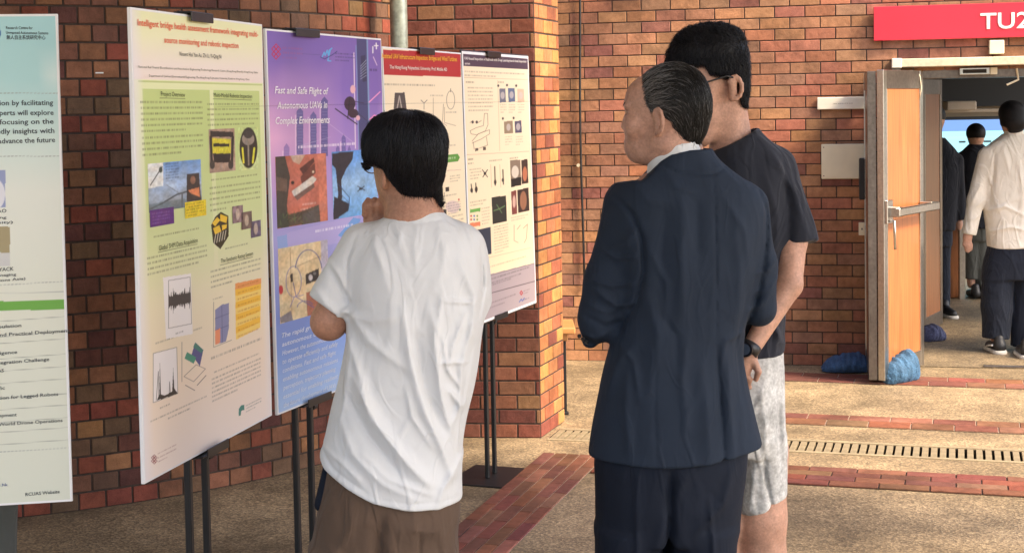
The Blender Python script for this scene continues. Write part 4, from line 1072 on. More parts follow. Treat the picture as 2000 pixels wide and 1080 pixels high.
# ---- board three: cream poster with red header
b3 = Board(W(744, 92.6, 5.35), W(898, 102.8, 6.10), 1.16, 'cream poster with red header band standing right behind the black-haired head')
r = b3.raster(cell=.0022).grad([(0, (244, 228, 200)), (1, (242, 222, 184))])
r.poly([(735, 97), (900, 104), (900, 151.5), (735, 146)], (182, 48, 52))
tk = (110, 96, 80)
r.rows(744, 165, 850, 1, 8, 4, tk, .7, 1, 70); r.rows(840, 187, 866, 1, 8, 3, tk, .6, 1, 71)
r.poly([(771, 182), (790, 181), (795, 221), (768, 221)], (80, 74, 74)); r.line([(774, 221), (780, 188), (786, 221)], 2, (190, 180, 170)); r.poly([(750, 220), (770, 219), (770, 240), (750, 240)], (60, 56, 56))
r.line([(822, 196), (828, 202), (834, 196)], 1.2, (70, 70, 80)); r.line([(828, 202), (828, 214)], 1, (70, 70, 80)); r.line([(846, 192), (846, 226)], .9, (140, 120, 100))
r.line(circ(880, 196, 8, 18, 0, 360), 1, (110, 100, 90)); r.line([(880, 174), (880, 180)], 1.4, (110, 100, 90)); r.line([(866, 204), (864, 240), (872, 246)], .9, (120, 100, 90)); r.line([(868, 210), (868, 240), (890, 246)], .9, (140, 120, 100)); r.rows(870, 220, 892, 1, 6, 3, tk, .6, 1, 72)
r.poly([(866, 304), (894, 301), (898, 308), (894, 316), (866, 318)], (92, 150, 62)); r.rows(872, 310, 890, 1, 6, 4, (225, 235, 205), .8, 1, 73)
r.line([(862, 334), (900, 332)], .8, (190, 150, 140)); r.rows(878, 345, 898, 3, 5, 2.4, tk, .6, .8, 74); r.rows(872, 285, 890, 1, 5, 3, tk, .6, 1, 79)
r.poly([(870, 366), (877, 365), (877, 374), (870, 375)], (60, 52, 48)); r.rows(862, 384, 892, 1, 6, 3, tk, .6, 1, 75)
r.poly([(858, 410), (872, 409), (872, 420), (858, 420)], (54, 48, 48)); r.ell(884, 404, 14, 12, (222, 200, 190)); r.rows(874, 398, 900, 5, 5.2, 2.6, (120, 100, 130), .6, .8, 76); r.ell(896, 390, 1.6, 2.2, (200, 70, 60)); r.ell(898, 410, 1.6, 2.2, (90, 130, 90))
r.rows(850, 430, 905, 9, 9, 3.4, tk, .6, .8, 77); r.rows(760, 300, 850, 9, 14, 4, tk, .5, .8, 78)
r.build()
b3.text('Assisted UAV Infrastructure Inspection: Bridges and Wind Turbines', (744, 114), (891.5, 120.5), 9.5, (244, 176, 60), bold=.02)
b3.text('The Hong Kong Polytechnic University, Prof. Mobile AD', (760, 134.5), (872, 139.5), 7, (238, 226, 216), bold=.012)
easel(b3, 'black easel behind the cream red-topped poster, mostly hidden by the black-haired man', .50, .045, .15)

# ---- board four: cream poster with dark header
b4 = Board(W(900, 101, 6.37), W(1030, 110, 7.16), 1.189, 'cream poster with dark violet header and grey foot, rightmost and farthest of the posters')
r = b4.raster(cell=.0024, inset=.012).grad([(0, (244, 226, 196)), (1, (242, 220, 180))])
r.poly([(895, 100), (1035, 108), (1035, 137), (895, 129)], (76, 62, 80))
r.rows(907, 140, 1025, 2, 7.5, 3, tk, .6, .5, 80); r.line([(905, 152), (1030, 156)], .8, (190, 165, 130))
r.rows(909, 161, 926, 1, 6, 3.4, tk, .8, 1, 81); r.rows(913, 172, 962, 7, 7.4, 3, tk, .6, .8, 82); r.line([(972, 158), (976, 295)], .8, (200, 170, 135)); r.rows(972, 161, 984, 1, 6, 3.4, tk, .8, 1, 83)
for q, c in (([(975, 174), (987, 173), (988, 200), (976, 201)], (110, 112, 128)), ([(992, 173), (1005, 173), (1006, 199), (993, 200)], (92, 108, 140)), ([(1010, 174), (1023, 174), (1024, 200), (1011, 201)], (222, 188, 160)), ([(984, 238), (1001, 236), (1002, 260), (985, 262)], (150, 128, 104)), ([(1005, 237), (1018, 236), (1019, 259), (1006, 260)], (86, 80, 104))):
    r.poly(q, c); cu = (q[0][0] + q[2][0]) / 2; cv = (q[0][1] + q[2][1]) / 2; r.ell(cu, cv, 4, 7, (205, 195, 190), .7); r.ell(q[0][0] - 2, q[0][1] - 6, 2, 2.6, (50, 44, 44))
for u in (976, 993, 1011): r.rows(u, 205, u + 13, 4, 5, 2.4, tk, .5, .6, int(u))
for u in (986, 1007): r.rows(u, 268, u + 14, 4, 5, 2.4, tk, .5, .6, int(u))
# line drawing
for pl in ([(918, 256), (930, 250), (944, 246), (946, 222), (952, 222), (953, 244), (948, 256), (930, 264), (920, 262), (918, 256)], [(922, 276), (934, 262), (956, 254), (956, 262), (940, 272), (922, 280)], [(926, 292), (924, 278)], [(950, 268), (952, 284), (936, 290)], [(918, 240), (924, 236)], [(934, 240), (940, 236)]): r.line(pl, 1, (130, 100, 82))
r.ell(923, 239, 2.4, 3, (70, 60, 60)); r.ell(931, 239, 2.4, 3, (70, 60, 60)); r.poly([(928, 290), (934, 289), (934, 295), (928, 296)], (90, 76, 66)); r.poly([(943, 288), (949, 287), (949, 293), (943, 294)], (90, 76, 66))
r.line([(908, 303), (1033, 296)], .9, (200, 160, 130)); r.rows(914, 312, 924, 2, 8, 3.4, tk, .8, 1, 84); r.rows(955, 315, 980, 1, 6, 3, tk, .7, 1, 85); r.rows(995, 310, 1012, 1, 6, 3.4, tk, .7, 1, 86)
r.rows(917, 332, 940, 4, 6, 2.6, tk, .6, .7, 87); r.line([(942, 332), (952, 346)], 1.8, (60, 52, 50)); r.line([(952, 332), (943, 346)], 1.8, (60, 52, 50)); r.ell(947, 339, 2.6, 3, (50, 44, 44))
r.line([(966, 326), (967, 362)], 2.4, (90, 72, 62)); r.line([(982, 332), (983, 360)], 2.4, (90, 72, 62)); r.ell(967, 356, 2.6, 5, (60, 48, 44)); r.ell(982, 352, 2.4, 4, (60, 48, 44)); r.line([(958, 322), (960, 366)], .8, (200, 160, 130)); r.line([(976, 322), (978, 366)], .8, (200, 160, 130))
r.line([(920, 360), (922, 376)], 2, (50, 42, 40)); r.line([(929, 358), (930, 376)], 2, (50, 42, 40)); r.ell(921, 372, 2.6, 4.6, (46, 40, 38)); r.ell(930, 370, 2.8, 5.6, (46, 40, 38))
r.poly([(996, 314), (1016, 312), (1018, 362), (998, 366)], (138, 118, 100)); r.ell(1006, 336, 7, 12, (226, 214, 196), .8); r.poly([(998, 350), (1018, 346), (1018, 362), (998, 366)], (40, 36, 36))
r.poly([(1018, 313), (1030, 311), (1032, 358), (1019, 360)], (70, 52, 46)); r.ell(1025, 340, 4.5, 14, (196, 120, 86), .9)
r.poly([(998, 374), (1008, 372), (1010, 418), (1000, 420)], (128, 66, 60)); r.ell(1004, 394, 3, 12, (228, 190, 170), .8); r.poly([(1010, 371), (1032, 367), (1034, 412), (1012, 416)], (64, 48, 44)); r.ell(1022, 392, 6.5, 18, (160, 110, 82), .9)
r.poly([(960, 386), (988, 382), (990, 432), (962, 438)], (48, 48, 44)); r.line([(964, 412), (976, 408), (986, 402)], 1.5, (110, 140, 92)); r.line([(970, 400), (980, 416)], 1.2, (110, 140, 92))
r.rows(918, 396, 950, 2, 6, 2.8, tk, .6, .8, 88); r.rows(940, 408, 956, 6, 6, 2.6, tk, .5, .8, 89); r.poly([(918, 409), (938, 406), (938, 413), (918, 416)], (110, 170, 80)); r.poly([(918, 436), (938, 433), (938, 441), (918, 444)], (226, 130, 90))
for k in range(6): r.ell(920 + 6 * (k % 3), 422 + 7 * (k // 3), 1.8, 2.2, [(200, 90, 70), (90, 130, 180), (120, 160, 90)][k % 3])
r.poly([(920, 452), (958, 443), (960, 496), (924, 506)], (52, 58, 74)); r.rows(964, 444, 992, 10, 5.6, 2.4, tk, .6, .6, 90); r.rows(998, 426, 1032, 2, 5, 2.4, tk, .5, .8, 91)
for pl in ([(1004, 440), (1004, 470), (1012, 474)], [(1010, 448), (1016, 440)], [(1022, 446), (1030, 438), (1028, 466), (1024, 474)]): r.line(pl, 1, (150, 116, 96))
r.line([(925, 510), (1036, 484)], .8, (190, 160, 130)); r.rows(940, 526, 1028, 1, 6, 3, tk, .5, 1, 92)
r.poly([(900, 560), (960, 535), (1045, 513), (1045, 600), (940, 632), (900, 640)], (168, 154, 158)); r.line([(900, 586), (960, 572), (1045, 549)], 1.4, (70, 58, 66)); r.line([(900, 562), (960, 537), (1045, 514)], 1.2, (120, 106, 112))
r.rows(950, 548, 1034, 2, 8, 3, (96, 84, 96), .7, .8, 93); r.rows(950, 560, 1010, 1, 8, 3, (96, 84, 96), .6, .8, 94); r.rows(952, 594, 1008, 2, 9, 3, (96, 84, 96), .6, .6, 95)
r.line([(1018, 568), (1020.5, 572), (1018, 576), (1015.5, 572), (1018, 568)], 2, (170, 60, 70)); r.rows(1022, 569, 1034, 2, 5, 2, (130, 90, 100), .7, .8, 96); r.line([(1014, 590), (1018, 584), (1020, 588), (1024, 582)], 1.6, (60, 90, 160)); r.rows(1022, 586, 1036, 1, 5, 2.2, (70, 70, 120), .7, .8, 97)
r.build()
b4.text('UAV-based Inspection of Railroads with Deep Learning-based visual Inspection', (906, 117), (1027, 123), 5.6, (236, 228, 224), bold=.015, res=1)
b4.text('system', (907, 126.4), (917, 127), 4.6, (236, 228, 224), bold=.015, res=1)
MB().box((b4.w / 2, .001, -b4.h / 2), (b4.w + .012, .008, b4.h + .012), None, .002).build('dark_edge', M_BLACK, b4.root)
easel(b4, 'black easel with square base plate standing on the floor beside the brick band', .42, .045, .16)

# ---- leftmost board, cut by the picture edge
tr0 = W(113, 28, 3.80); dv_ = Vector((math.cos(math.radians(10)), math.sin(math.radians(10)), 0))
H0 = W(113, 28, 3.80).z - W(153, 975, 3.80).z
tl0 = tr0 - dv_ * .88
b0 = Board(tl0, tr0, H0, 'pale teal and white programme poster cut by the left picture edge', lean=.6)
r = b0.raster(cell=.0021).grad([(0, (168, 214, 220)), (.13, (176, 218, 222)), (.25, (208, 228, 224)), (.36, (228, 232, 224)), (.6, (222, 224, 210)), (1, (214, 218, 204))])
r.blend(np.clip((smooth_noise(r.n, r.m, 9, 6).ravel() - .4) * 2.5, 0, 1) * np.clip(1 - abs(((r.V - 150) / 60)), 0, 1) * .8, (232, 242, 240))
gy = (150, 156, 156)
for v in (182, 305):
    for k in range(-6, 17): r.line([(k * 7.4, v + .6), (k * 7.4 + 4, v + .4)], 1.2, gy)
for v in (557, 882):
    for k in range(-6, 20): r.line([(k * 7.4, v - k * .45), (k * 7.4 + 4, v - .25 - k * .45)], 1.2, gy)
r.poly([(-300, 596), (136, 585), (137, 603), (-300, 617)], (112, 172, 76)); r.line([(-300, 582), (135, 569)], .9, gy); r.line([(135, 569), (147, 868)], .9, gy)
for v in (627, 657, 670, 700, 724, 748, 777, 799, 824, 843, 867): r.line([(-300, v + 24), (138 + (v - 627) * .04, v - 10)], .9, (150, 154, 148))
r.poly([(-90, 330), (10, 333), (11.5, 405), (-90, 402)], (150, 160, 200)); r.ell(-10, 380, 20, 30, (225, 226, 236)); r.poly([(-90, 440), (19, 443), (20, 520), (-90, 522)], (166, 154, 120)); r.poly([(-90, 490), (20, 494), (20, 520), (-90, 522)], (206, 206, 206)); r.ell(-6, 66, 8, 11, (60, 110, 170))
r.build()
TX = (62, 68, 74)
for body, a, b_, h in (('Research Centre for', (12, 57.5), (64, 58), 5.5), ('Unmanned Autonomous Systems', (12, 67), (94.5, 68), 5.5), ('無人自主系統研究中心', (13, 77), (89, 77.5), 6.5),
    ('collaboration by facilitating', (-64, 207), (104, 205.5), 10), ('Our experts will explore', (-45, 226), (105, 225), 10), ('innovations focusing on the', (-85, 245), (105, 242), 10), ('and friendly insights with', (-58, 263), (106.5, 260), 10), ('to help advance the future', (-50, 282), (108, 278), 10),
    ('ZHAO', (-22, 417), (13, 415), 7), ('(Hong Kong', (-60, 428.5), (13, 427), 5), ('University)', (-52, 439.5), (25.5, 436), 5), ('YACK', (-2, 530), (27, 528), 7), ('(Managing', (-18, 541), (32, 538), 5), ('Solutions Asia)', (-28, 552), (50, 546), 5),
    ('Manipulation', (-30, 643), (42, 638), 6.5), ('Safety, and Practical Deployment', (-46, 660), (136.5, 648), 6.5), ('Intelligence', (-26, 694), (34, 690), 6.5), ('Integration Challenge', (-12, 712), (96.5, 704), 6.5), ('UAS', (-12, 728), (8, 726), 6.5), ('Traffic', (-26, 762), (10, 760), 6.5),
    ('Navigation for Legged Robots', (-35, 782), (114, 772), 6.5), ('Development', (-30, 816), (33, 812), 6.5), ('Real-World Drone Operations', (-26, 833), (122.5, 823), 6.5), ('RCUAS Website', (50, 968), (117, 962), 6.5)):
    b0.text(body, a, b_, h, TX, bold=.012, layer=2)
b0.text('www.hk', (-24, 951), (15.5, 948), 6, (70, 90, 150), bold=.0)
easel(b0, 'black easel of the leftmost teal poster, left of the picture edge', .3, .05, .15)
# ================================================================ PEOPLE
def smin(a, b, k):
    if k <= 0: return np.minimum(a, b)
    h = np.clip(.5 + .5 * (b - a) / k, 0, 1); return b * (1 - h) + a * h - k * h * (1 - h)
class Field:
    def __init__(s, lo, hi, h):
        s.lo = np.array(lo, float); s.h = h; s.n = np.ceil((np.array(hi) - s.lo) / h).astype(int) + 1
        s.ax = [s.lo[i] + h * np.arange(s.n[i]) for i in range(3)]
        s.F = np.full(tuple(s.n), 1e3, 'f')
    def sl(s, lo, hi):
        r = []
        for i in range(3):
            a = max(0, int(math.floor((lo[i] - s.lo[i]) / s.h))); b = min(s.n[i], int(math.ceil((hi[i] - s.lo[i]) / s.h)) + 1)
            r.append(slice(a, max(a, b)))
        return tuple(r)
    def xyz(s, sl):
        return s.ax[0][sl[0]][:, None, None], s.ax[1][sl[1]][None, :, None], s.ax[2][sl[2]][None, None, :]
    def add(s, prim, k=.01, op='add'):
        fn, lo, hi = prim; m = k + 2.5 * s.h
        sl = s.sl([q - m for q in lo], [q + m for q in hi])
        d = fn(*s.xyz(sl)).astype('f'); f = s.F[sl]
        if op == 'add': s.F[sl] = smin(f, d, k)
        else: s.F[sl] = -smin(-f, d, k)
        return s
    def cut(s, fn, k=.004):
        """keep only where fn(x, y, z) < 0"""
        sl = (slice(0, s.n[0]), slice(0, s.n[1]), slice(0, s.n[2])); d = np.broadcast_to(fn(*s.xyz(sl)), s.F.shape).astype('f')
        s.F = -smin(-s.F, -d, k); return s
    def wrinkle(s, amp, freq, seed, zs=1.0, n=14):
        r = np.random.default_rng(seed); x, y, z = s.xyz((slice(0, s.n[0]), slice(0, s.n[1]), slice(0, s.n[2])))
        acc = np.zeros(s.F.shape, 'f')
        for i in range(n):
            k = r.normal(size=3); k /= np.linalg.norm(k); k[2] *= zs; k *= freq * r.uniform(.5, 1.6)
            acc += np.sin(k[0] * x + k[1] * y + k[2] * z + r.uniform(0, 6.3) + 1.2 * np.sin(freq * .4 * (x + z) + i)).astype('f')
        s.F += acc * (amp / math.sqrt(n)); return s
    def folds(s, Y, lst, ylim=None):
        """lst: (photo polyline, width, amplitude): ridges (+) or valleys (-) on the side towards the viewer"""
        for pts, w_, amp in lst:
            P = [W(u, v, Y) for u, v in pts]
            lo = [min(p.x for p in P) - 3 * w_, -9e9, min(p.z for p in P) - 3 * w_]; hi = [max(p.x for p in P) + 3 * w_, (ylim if ylim else Y), max(p.z for p in P) + 3 * w_]
            lo[1] = s.lo[1]; sl = s.sl(lo, hi); x, y, z = s.xyz(sl)
            d = np.full((x.shape[0], 1, z.shape[2]), 1e3); tt = np.zeros_like(d)
            L = sum((P[i + 1] - P[i]).length for i in range(len(P) - 1)); acc = 0
            for a, b in zip(P, P[1:]):
                dx, dz = b.x - a.x, b.z - a.z; l2 = dx * dx + dz * dz + 1e-12
                t = np.clip(((x - a.x) * dx + (z - a.z) * dz) / l2, 0, 1); q = np.hypot(x - a.x - t * dx, z - a.z - t * dz)
                g = (acc + t * math.sqrt(l2)) / L; tt = np.where(q < d, g, tt); d = np.minimum(d, q); acc += math.sqrt(l2)
            env = np.sin(np.pi * np.clip(tt * .92 + .04, 0, 1)) ** .5
            s.F[sl] -= (1.45 * amp * env * (.55 * np.exp(-(d / w_) ** 2) + .45 * np.exp(-d / (.5 * w_)))).astype('f')
        return s
    def sample(s, P):
        q = (P - s.lo) / s.h; q = np.clip(q, 0, np.array(s.n) - 1.001); i = q.astype(int); f = q - i
        r = 0
        for a in (0, 1):
            for b in (0, 1):
                for c in (0, 1):
                    w_ = (f[:, 0] if a else 1 - f[:, 0]) * (f[:, 1] if b else 1 - f[:, 1]) * (f[:, 2] if c else 1 - f[:, 2])
                    r = r + w_ * s.F[i[:, 0] + a, i[:, 1] + b, i[:, 2] + c]
        return r
    def grad(s, P):
        e = s.h; g = np.stack([s.sample(P + np.eye(3)[k] * e) - s.sample(P - np.eye(3)[k] * e) for k in range(3)], 1)
        return g / (np.linalg.norm(g, axis=1, keepdims=True) + 1e-9)
    def verts(s):
        F = s.F; S_ = F < 0; n = F.shape
        c = [n[0] - 1, n[1] - 1, n[2] - 1]
        cnt = np.zeros(c, np.int8)
        for a in (0, 1):
            for b in (0, 1):
                for d in (0, 1): cnt += S_[a:a + c[0], b:b + c[1], d:d + c[2]]
        act = (cnt > 0) & (cnt < 8); idx = np.full(c, -1, np.int64); cells = np.argwhere(act); idx[act] = np.arange(len(cells))
        i, j, k = cells.T; acc = np.zeros((len(cells), 3)); num = np.zeros(len(cells))
        for ax in range(3):
            o1, o2 = [q for q in range(3) if q != ax]
            for a in (0, 1):
                for b in (0, 1):
                    off = [0, 0, 0]; off[o1] = a; off[o2] = b
                    f0 = F[i + off[0], j + off[1], k + off[2]]; e = list(off); e[ax] += 1
                    f1 = F[i + e[0], j + e[1], k + e[2]]; m = (f0 < 0) != (f1 < 0)
                    t = np.where(m, f0 / np.where(m, f0 - f1, 1), 0)
                    p = np.zeros((len(cells), 3)); p[:, ax] = t; p[:, o1] = a; p[:, o2] = b
                    acc += p * m[:, None]; num += m
        V = (cells + acc / num[:, None]) * s.h + s.lo
        faces = []
        for ax in range(3):
            o1, o2 = (ax + 1) % 3, (ax + 2) % 3
            sl0 = [slice(None)] * 3; sl1 = [slice(None)] * 3; sl0[ax] = slice(0, -1); sl1[ax] = slice(1, None)
            A, B = S_[tuple(sl0)], S_[tuple(sl1)]; E = np.argwhere(A != B)
            ok = (E[:, o1] > 0) & (E[:, o2] > 0) & (E[:, o1] < n[o1] - 1) & (E[:, o2] < n[o2] - 1); E = E[ok]
            def cell(d1, d2):
                q = E.copy(); q[:, o1] -= d1; q[:, o2] -= d2; return idx[q[:, 0], q[:, 1], q[:, 2]]
            Q = np.stack([cell(1, 1), cell(0, 1), cell(0, 0), cell(1, 0)], 1)
            fl = A[tuple(E.T)]; Q[~fl] = Q[~fl][:, ::-1]; faces.append(Q)
        return V, np.concatenate(faces)
    def build(s, name, m, root, relax=1, origin=None):
        V, Q = s.verts()
        for _ in range(relax):
            acc = np.zeros_like(V); num = np.zeros(len(V))
            for a in range(4):
                b = (a + 1) % 4
                np.add.at(acc, Q[:, a], V[Q[:, b]]); np.add.at(num, Q[:, a], 1); np.add.at(acc, Q[:, b], V[Q[:, a]]); np.add.at(num, Q[:, b], 1)
            V = V * .5 + .5 * acc / np.maximum(num, 1)[:, None]
        s.V = V
        me = bpy.data.meshes.new(name); v = V - np.array(origin if origin is not None else root.location)
        me.vertices.add(len(v)); me.vertices.foreach_set('co', v.astype('f').ravel())
        me.loops.add(Q.size); me.loops.foreach_set('vertex_index', Q.astype('i').ravel())
        me.polygons.add(len(Q)); me.polygons.foreach_set('loop_start', (np.arange(len(Q)) * 4).astype('i'))
        me.polygons.foreach_set('use_smooth', np.ones(len(Q), bool)); me.update(calc_edges=True)
        return link(name, me, m, root)
def cone(a, b, ra, rb, flat=False):
    a = np.array(a, float); b = np.array(b, float); ba = b - a; L2 = ba @ ba; L = math.sqrt(L2); R = max(ra, rb)
    def fn(x, y, z):
        t0 = ((x - a[0]) * ba[0] + (y - a[1]) * ba[1] + (z - a[2]) * ba[2]) / L2; t = np.clip(t0, 0, 1)
        d = np.sqrt((x - a[0] - t * ba[0]) ** 2 + (y - a[1] - t * ba[1]) ** 2 + (z - a[2] - t * ba[2]) ** 2) - (ra + (rb - ra) * t)
        if flat:
            tc = np.clip(t0, 0, 1e9)
            d = np.sqrt((x - a[0] - tc * ba[0]) ** 2 + (y - a[1] - tc * ba[1]) ** 2 + (z - a[2] - tc * ba[2]) ** 2) - (ra + (rb - ra) * t)
            d = -smin(-d, -(t0 - 1) * L, .006)
        return d
    return fn, np.minimum(a, b) - R, np.maximum(a, b) + R
def ellip(c, r, yaw=0.0, pitch=0.0):
    c = np.array(c, float); r = np.array(r, float); M = np.array((Matrix.Rotation(yaw, 3, 'Z') @ Matrix.Rotation(pitch, 3, 'Y')).inverted())
    def fn(x, y, z):
        X, Y_, Z = x - c[0], y - c[1], z - c[2]
        a = M[0, 0] * X + M[0, 1] * Y_ + M[0, 2] * Z; b = M[1, 0] * X + M[1, 1] * Y_ + M[1, 2] * Z; d = M[2, 0] * X + M[2, 1] * Y_ + M[2, 2] * Z
        k0 = np.sqrt((a / r[0]) ** 2 + (b / r[1]) ** 2 + (d / r[2]) ** 2); k1 = np.sqrt((a / r[0] ** 2) ** 2 + (b / r[1] ** 2) ** 2 + (d / r[2] ** 2) ** 2)
        return k0 * (k0 - 1) / np.maximum(k1, 1e-6)
    R = r.max(); return fn, c - R, c + R
def loft(Y, rows, n=2.4, cap=.01):
    """rows: (v, u_left, u_right, half_depth[, depth offset]) read off the photo at distance Y"""
    Z, XL, XR, D, YC = [], [], [], [], []
    for r in rows:
        a, b = W(r[1], r[0], Y), W(r[2], r[0], Y)
        Z.append((a.z + b.z) / 2); XL.append(a.x); XR.append(b.x); D.append(r[3]); YC.append(Y + (r[4] if len(r) > 4 else 0))
    o = np.argsort(Z); Z, XL, XR, D, YC = [np.array(q)[o] for q in (Z, XL, XR, D, YC)]
    zz = np.linspace(Z[0], Z[-1], 160)
    def sm(q):
        q = np.interp(zz, Z, q); p = np.pad(q, 5, 'edge'); return np.convolve(p, np.ones(11) / 11, 'valid')
    XL, XR, D, YC = sm(XL), sm(XR), sm(D), sm(YC)
    def fn(x, y, z):
        z_ = z.ravel(); f = lambda q: np.interp(z_, zz, q)[None, None, :]
        xl, xr, d, yc = f(XL), f(XR), f(D), f(YC); a = (xr - xl) / 2; c = (xl + xr) / 2
        q = (np.abs((x - c) / a) ** n + np.abs((y - yc) / d) ** n) ** (1 / n)
        v = (q - 1) * np.minimum(a, d)
        e = np.maximum(z - zz[-1], zz[0] - z)
        return -smin(-v, -np.broadcast_to(e, v.shape), cap)
    return fn, np.array([XL.min(), (YC - D).min(), zz[0]]), np.array([XR.max(), (YC + D).max(), zz[-1]])
def below(Y, pts, sign=1):
    """cut surface through a photo polyline (u increasing); sign 1 keeps what is above it"""
    P = [W(u, v, Y) for u, v in pts]; xs = [p.x for p in P]; zs = [p.z for p in P]
    return lambda x, y, z: sign * (np.interp(x.ravel(), xs, zs)[:, None, None] - z)

def hair_strands(fd, root, n, steps, step, flow, colfn, rad=.0006, lift=.0015, seed=1, keep=None, tip=0.0, free=0):
    r = np.random.default_rng(seed); V = fd.V
    if keep is not None: V = V[keep(V)]
    P = V[r.integers(0, len(V), n)] + r.normal(0, fd.h * .4, (n, 3)); P -= fd.grad(P) * (fd.sample(P)[:, None])
    off = r.uniform(-.001, lift, (n, 1)); jit = r.normal(0, .22, (n, 3)); pts = [P + fd.grad(P) * off]; p = P.copy()
    for k in range(steps):
        g = fd.grad(p); d = flow(p, g) + jit; d -= g * (d * g).sum(1, keepdims=True); d /= np.linalg.norm(d, axis=1, keepdims=True) + 1e-9
        p = p + d * step; g = fd.grad(p); p = p - g * (fd.sample(p)[:, None]) * (.9 if k < steps - free else .25)
        pts.append(p + g * (off + tip * ((k + 1) / steps) ** 2 * r.uniform(.3, 1.2, (n, 1))))
    pts = np.stack(pts, 1); m = steps + 1
    T = np.gradient(pts, axis=1); T /= np.linalg.norm(T, axis=2, keepdims=True) + 1e-9
    G = fd.grad(pts.reshape(-1, 3)).reshape(pts.shape); B = np.cross(T, G); B /= np.linalg.norm(B, axis=2, keepdims=True) + 1e-9
    tp = np.sin(np.linspace(.25, math.pi - .05, m)) ** .6; R = rad * tp[None, :, None] * r.uniform(.6, 1.4, (n, 1, 1))
    ring = np.stack([pts + B * R, pts + G * R * 1.1, pts - B * R], 2)       # n, m, 3, 3
    v = ring.reshape(-1, 3) - np.array(root.location)
    i = np.arange(n)[:, None, None] * m * 3 + np.arange(m - 1)[None, :, None] * 3; kk = np.arange(3)[None, None, :]; k2 = (kk + 1) % 3
    Q = np.stack([i + kk, i + k2, i + k2 + 3, i + kk + 3], -1).reshape(-1, 4)
    me = bpy.data.meshes.new('strands'); me.vertices.add(len(v)); me.vertices.foreach_set('co', v.astype('f').ravel())
    me.loops.add(Q.size); me.loops.foreach_set('vertex_index', Q.astype('i').ravel()); me.polygons.add(len(Q)); me.polygons.foreach_set('loop_start', (np.arange(len(Q)) * 4).astype('i'))
    me.polygons.foreach_set('use_smooth', np.ones(len(Q), bool)); me.update(calc_edges=True)
    C = np.repeat(colfn(P, r), m * 3, axis=0); at = me.attributes.new('ink', 'FLOAT_COLOR', 'POINT'); arr = np.ones((len(v), 4), 'f'); arr[:, :3] = C; at.data.foreach_set('color', arr.ravel())
    return me

def skin_mat(name, col):
    m = mat(name, col, .52, noise=[9, 45, 160], var=.14, bump=[(60, .0007), (260, .0005)], spec=.38)
    b = m.node_tree.nodes['Principled BSDF']; b.inputs['Subsurface Weight'].default_value = .12; b.inputs['Subsurface Radius'].default_value = (.012, .005, .003); b.inputs['Subsurface Scale'].default_value = 1
    return m
def cloth(name, col, rough=.85, weave=900, wr=(9, .006), var=.05, sheen=.08, scale=[7], crease=1.0):
    return mat(name, col, rough, noise=scale, var=var, bump=[(6.5, .0035 * crease, 1), (13, .0014 * crease, 1), wr, (weave, .0005)], spec=.25, sheen=sheen)
M_HAIRB = mat('black_hair', (.005, .0045, .006), .55, noise=60, var=.3, spec=.25)
def hair_ink():
    m = bpy.data.materials.new('hair_strand'); m.use_nodes = True; nt = m.node_tree; b = nt.nodes['Principled BSDF']
    at = nt.nodes.new('ShaderNodeAttribute'); at.attribute_name = 'ink'; nt.links.new(at.outputs['Color'], b.inputs['Base Color'])
    b.inputs['Roughness'].default_value = .42; b.inputs['Specular IOR Level'].default_value = .3; return m
M_STRAND = hair_ink()
M_SKIN1 = skin_mat('warm_skin', (.40, .205, .135)); M_SKIN2 = skin_mat('fair_skin', (.47, .265, .19)); M_SKIN3 = skin_mat('older_skin', (.44, .25, .185))
M_WHITE = cloth('white_cotton', (.66, .675, .695), .9, wr=(7, .004), var=.02, crease=.62)
M_BROWN = cloth('brown_cotton', (.105, .068, .048), .9)
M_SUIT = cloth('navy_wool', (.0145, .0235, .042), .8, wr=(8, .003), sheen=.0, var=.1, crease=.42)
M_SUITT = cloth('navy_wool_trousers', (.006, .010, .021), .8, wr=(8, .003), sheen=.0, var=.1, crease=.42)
M_TEE = cloth('charcoal_cotton', (.020, .023, .034), .9)
M_SHORT = mat('mottled_grey_jersey', (.50, .50, .49), .9, noise=[13, 45, 120], var=.21, bump=[(7, .004, 1), (14, .004), (900, .0006)], spec=.2)
M_SHOE = mat('dark_shoe', (.015, .015, .018), .5); M_SOLE = mat('white_sole', (.6, .58, .55), .6)
M_GLASS = mat('black_spectacle_frame', (.01, .01, .012), .3)
M_LENS = bpy.data.materials.new('lens'); M_LENS.use_nodes = True
_b = M_LENS.node_tree.nodes['Principled BSDF']; _b.inputs['Transmission Weight'].default_value = 1; _b.inputs['Roughness'].default_value = .02; _b.inputs['IOR'].default_value = 1.3
def person(u, v, Y, label, rz=0, cat='person'):
    p = W(u, v, Y); e = empty('person', (p.x, Y, 0), label=label, cat=cat); return e
def shoe(fd_root, x, y, face, L_=.27, mt=None, sole=True, heel=0.0):
    fx, fy = face[0], face[1]; n = math.hypot(fx, fy); fx /= n; fy /= n
    f = Field((x - .22, y - .22, -.01), (x + .22, y + .22, .16 + heel), .006)
    a = Vector((x - fx * .06, y - fy * .06, .055 + heel)); b = Vector((x + fx * .11, y + fy * .11, .035))
    f.add(cone(a, b, .038, .033), 0).add(cone((a.x, a.y, .05 + heel), (a.x + fx * .01, a.y + fy * .01, .10 + heel), .036, .034), .02)
    f.cut(lambda x_, y_, z_: .004 - z_ + 0 * x_, .003)
    s_ = f.build('shoe', mt or M_SHOE, fd_root)
    if sole:
        g = Field((x - .22, y - .22, -.01), (x + .22, y + .22, .06), .006)
        g.add(cone((a.x, a.y, .012), (b.x, b.y, .012), .048, .044), 0).cut(lambda x_, y_, z_: np.abs(z_ - .014) - .013 + 0 * x_, .003)
        g.build('sole', M_SOLE, s_, origin=fd_root.location)
    return s_
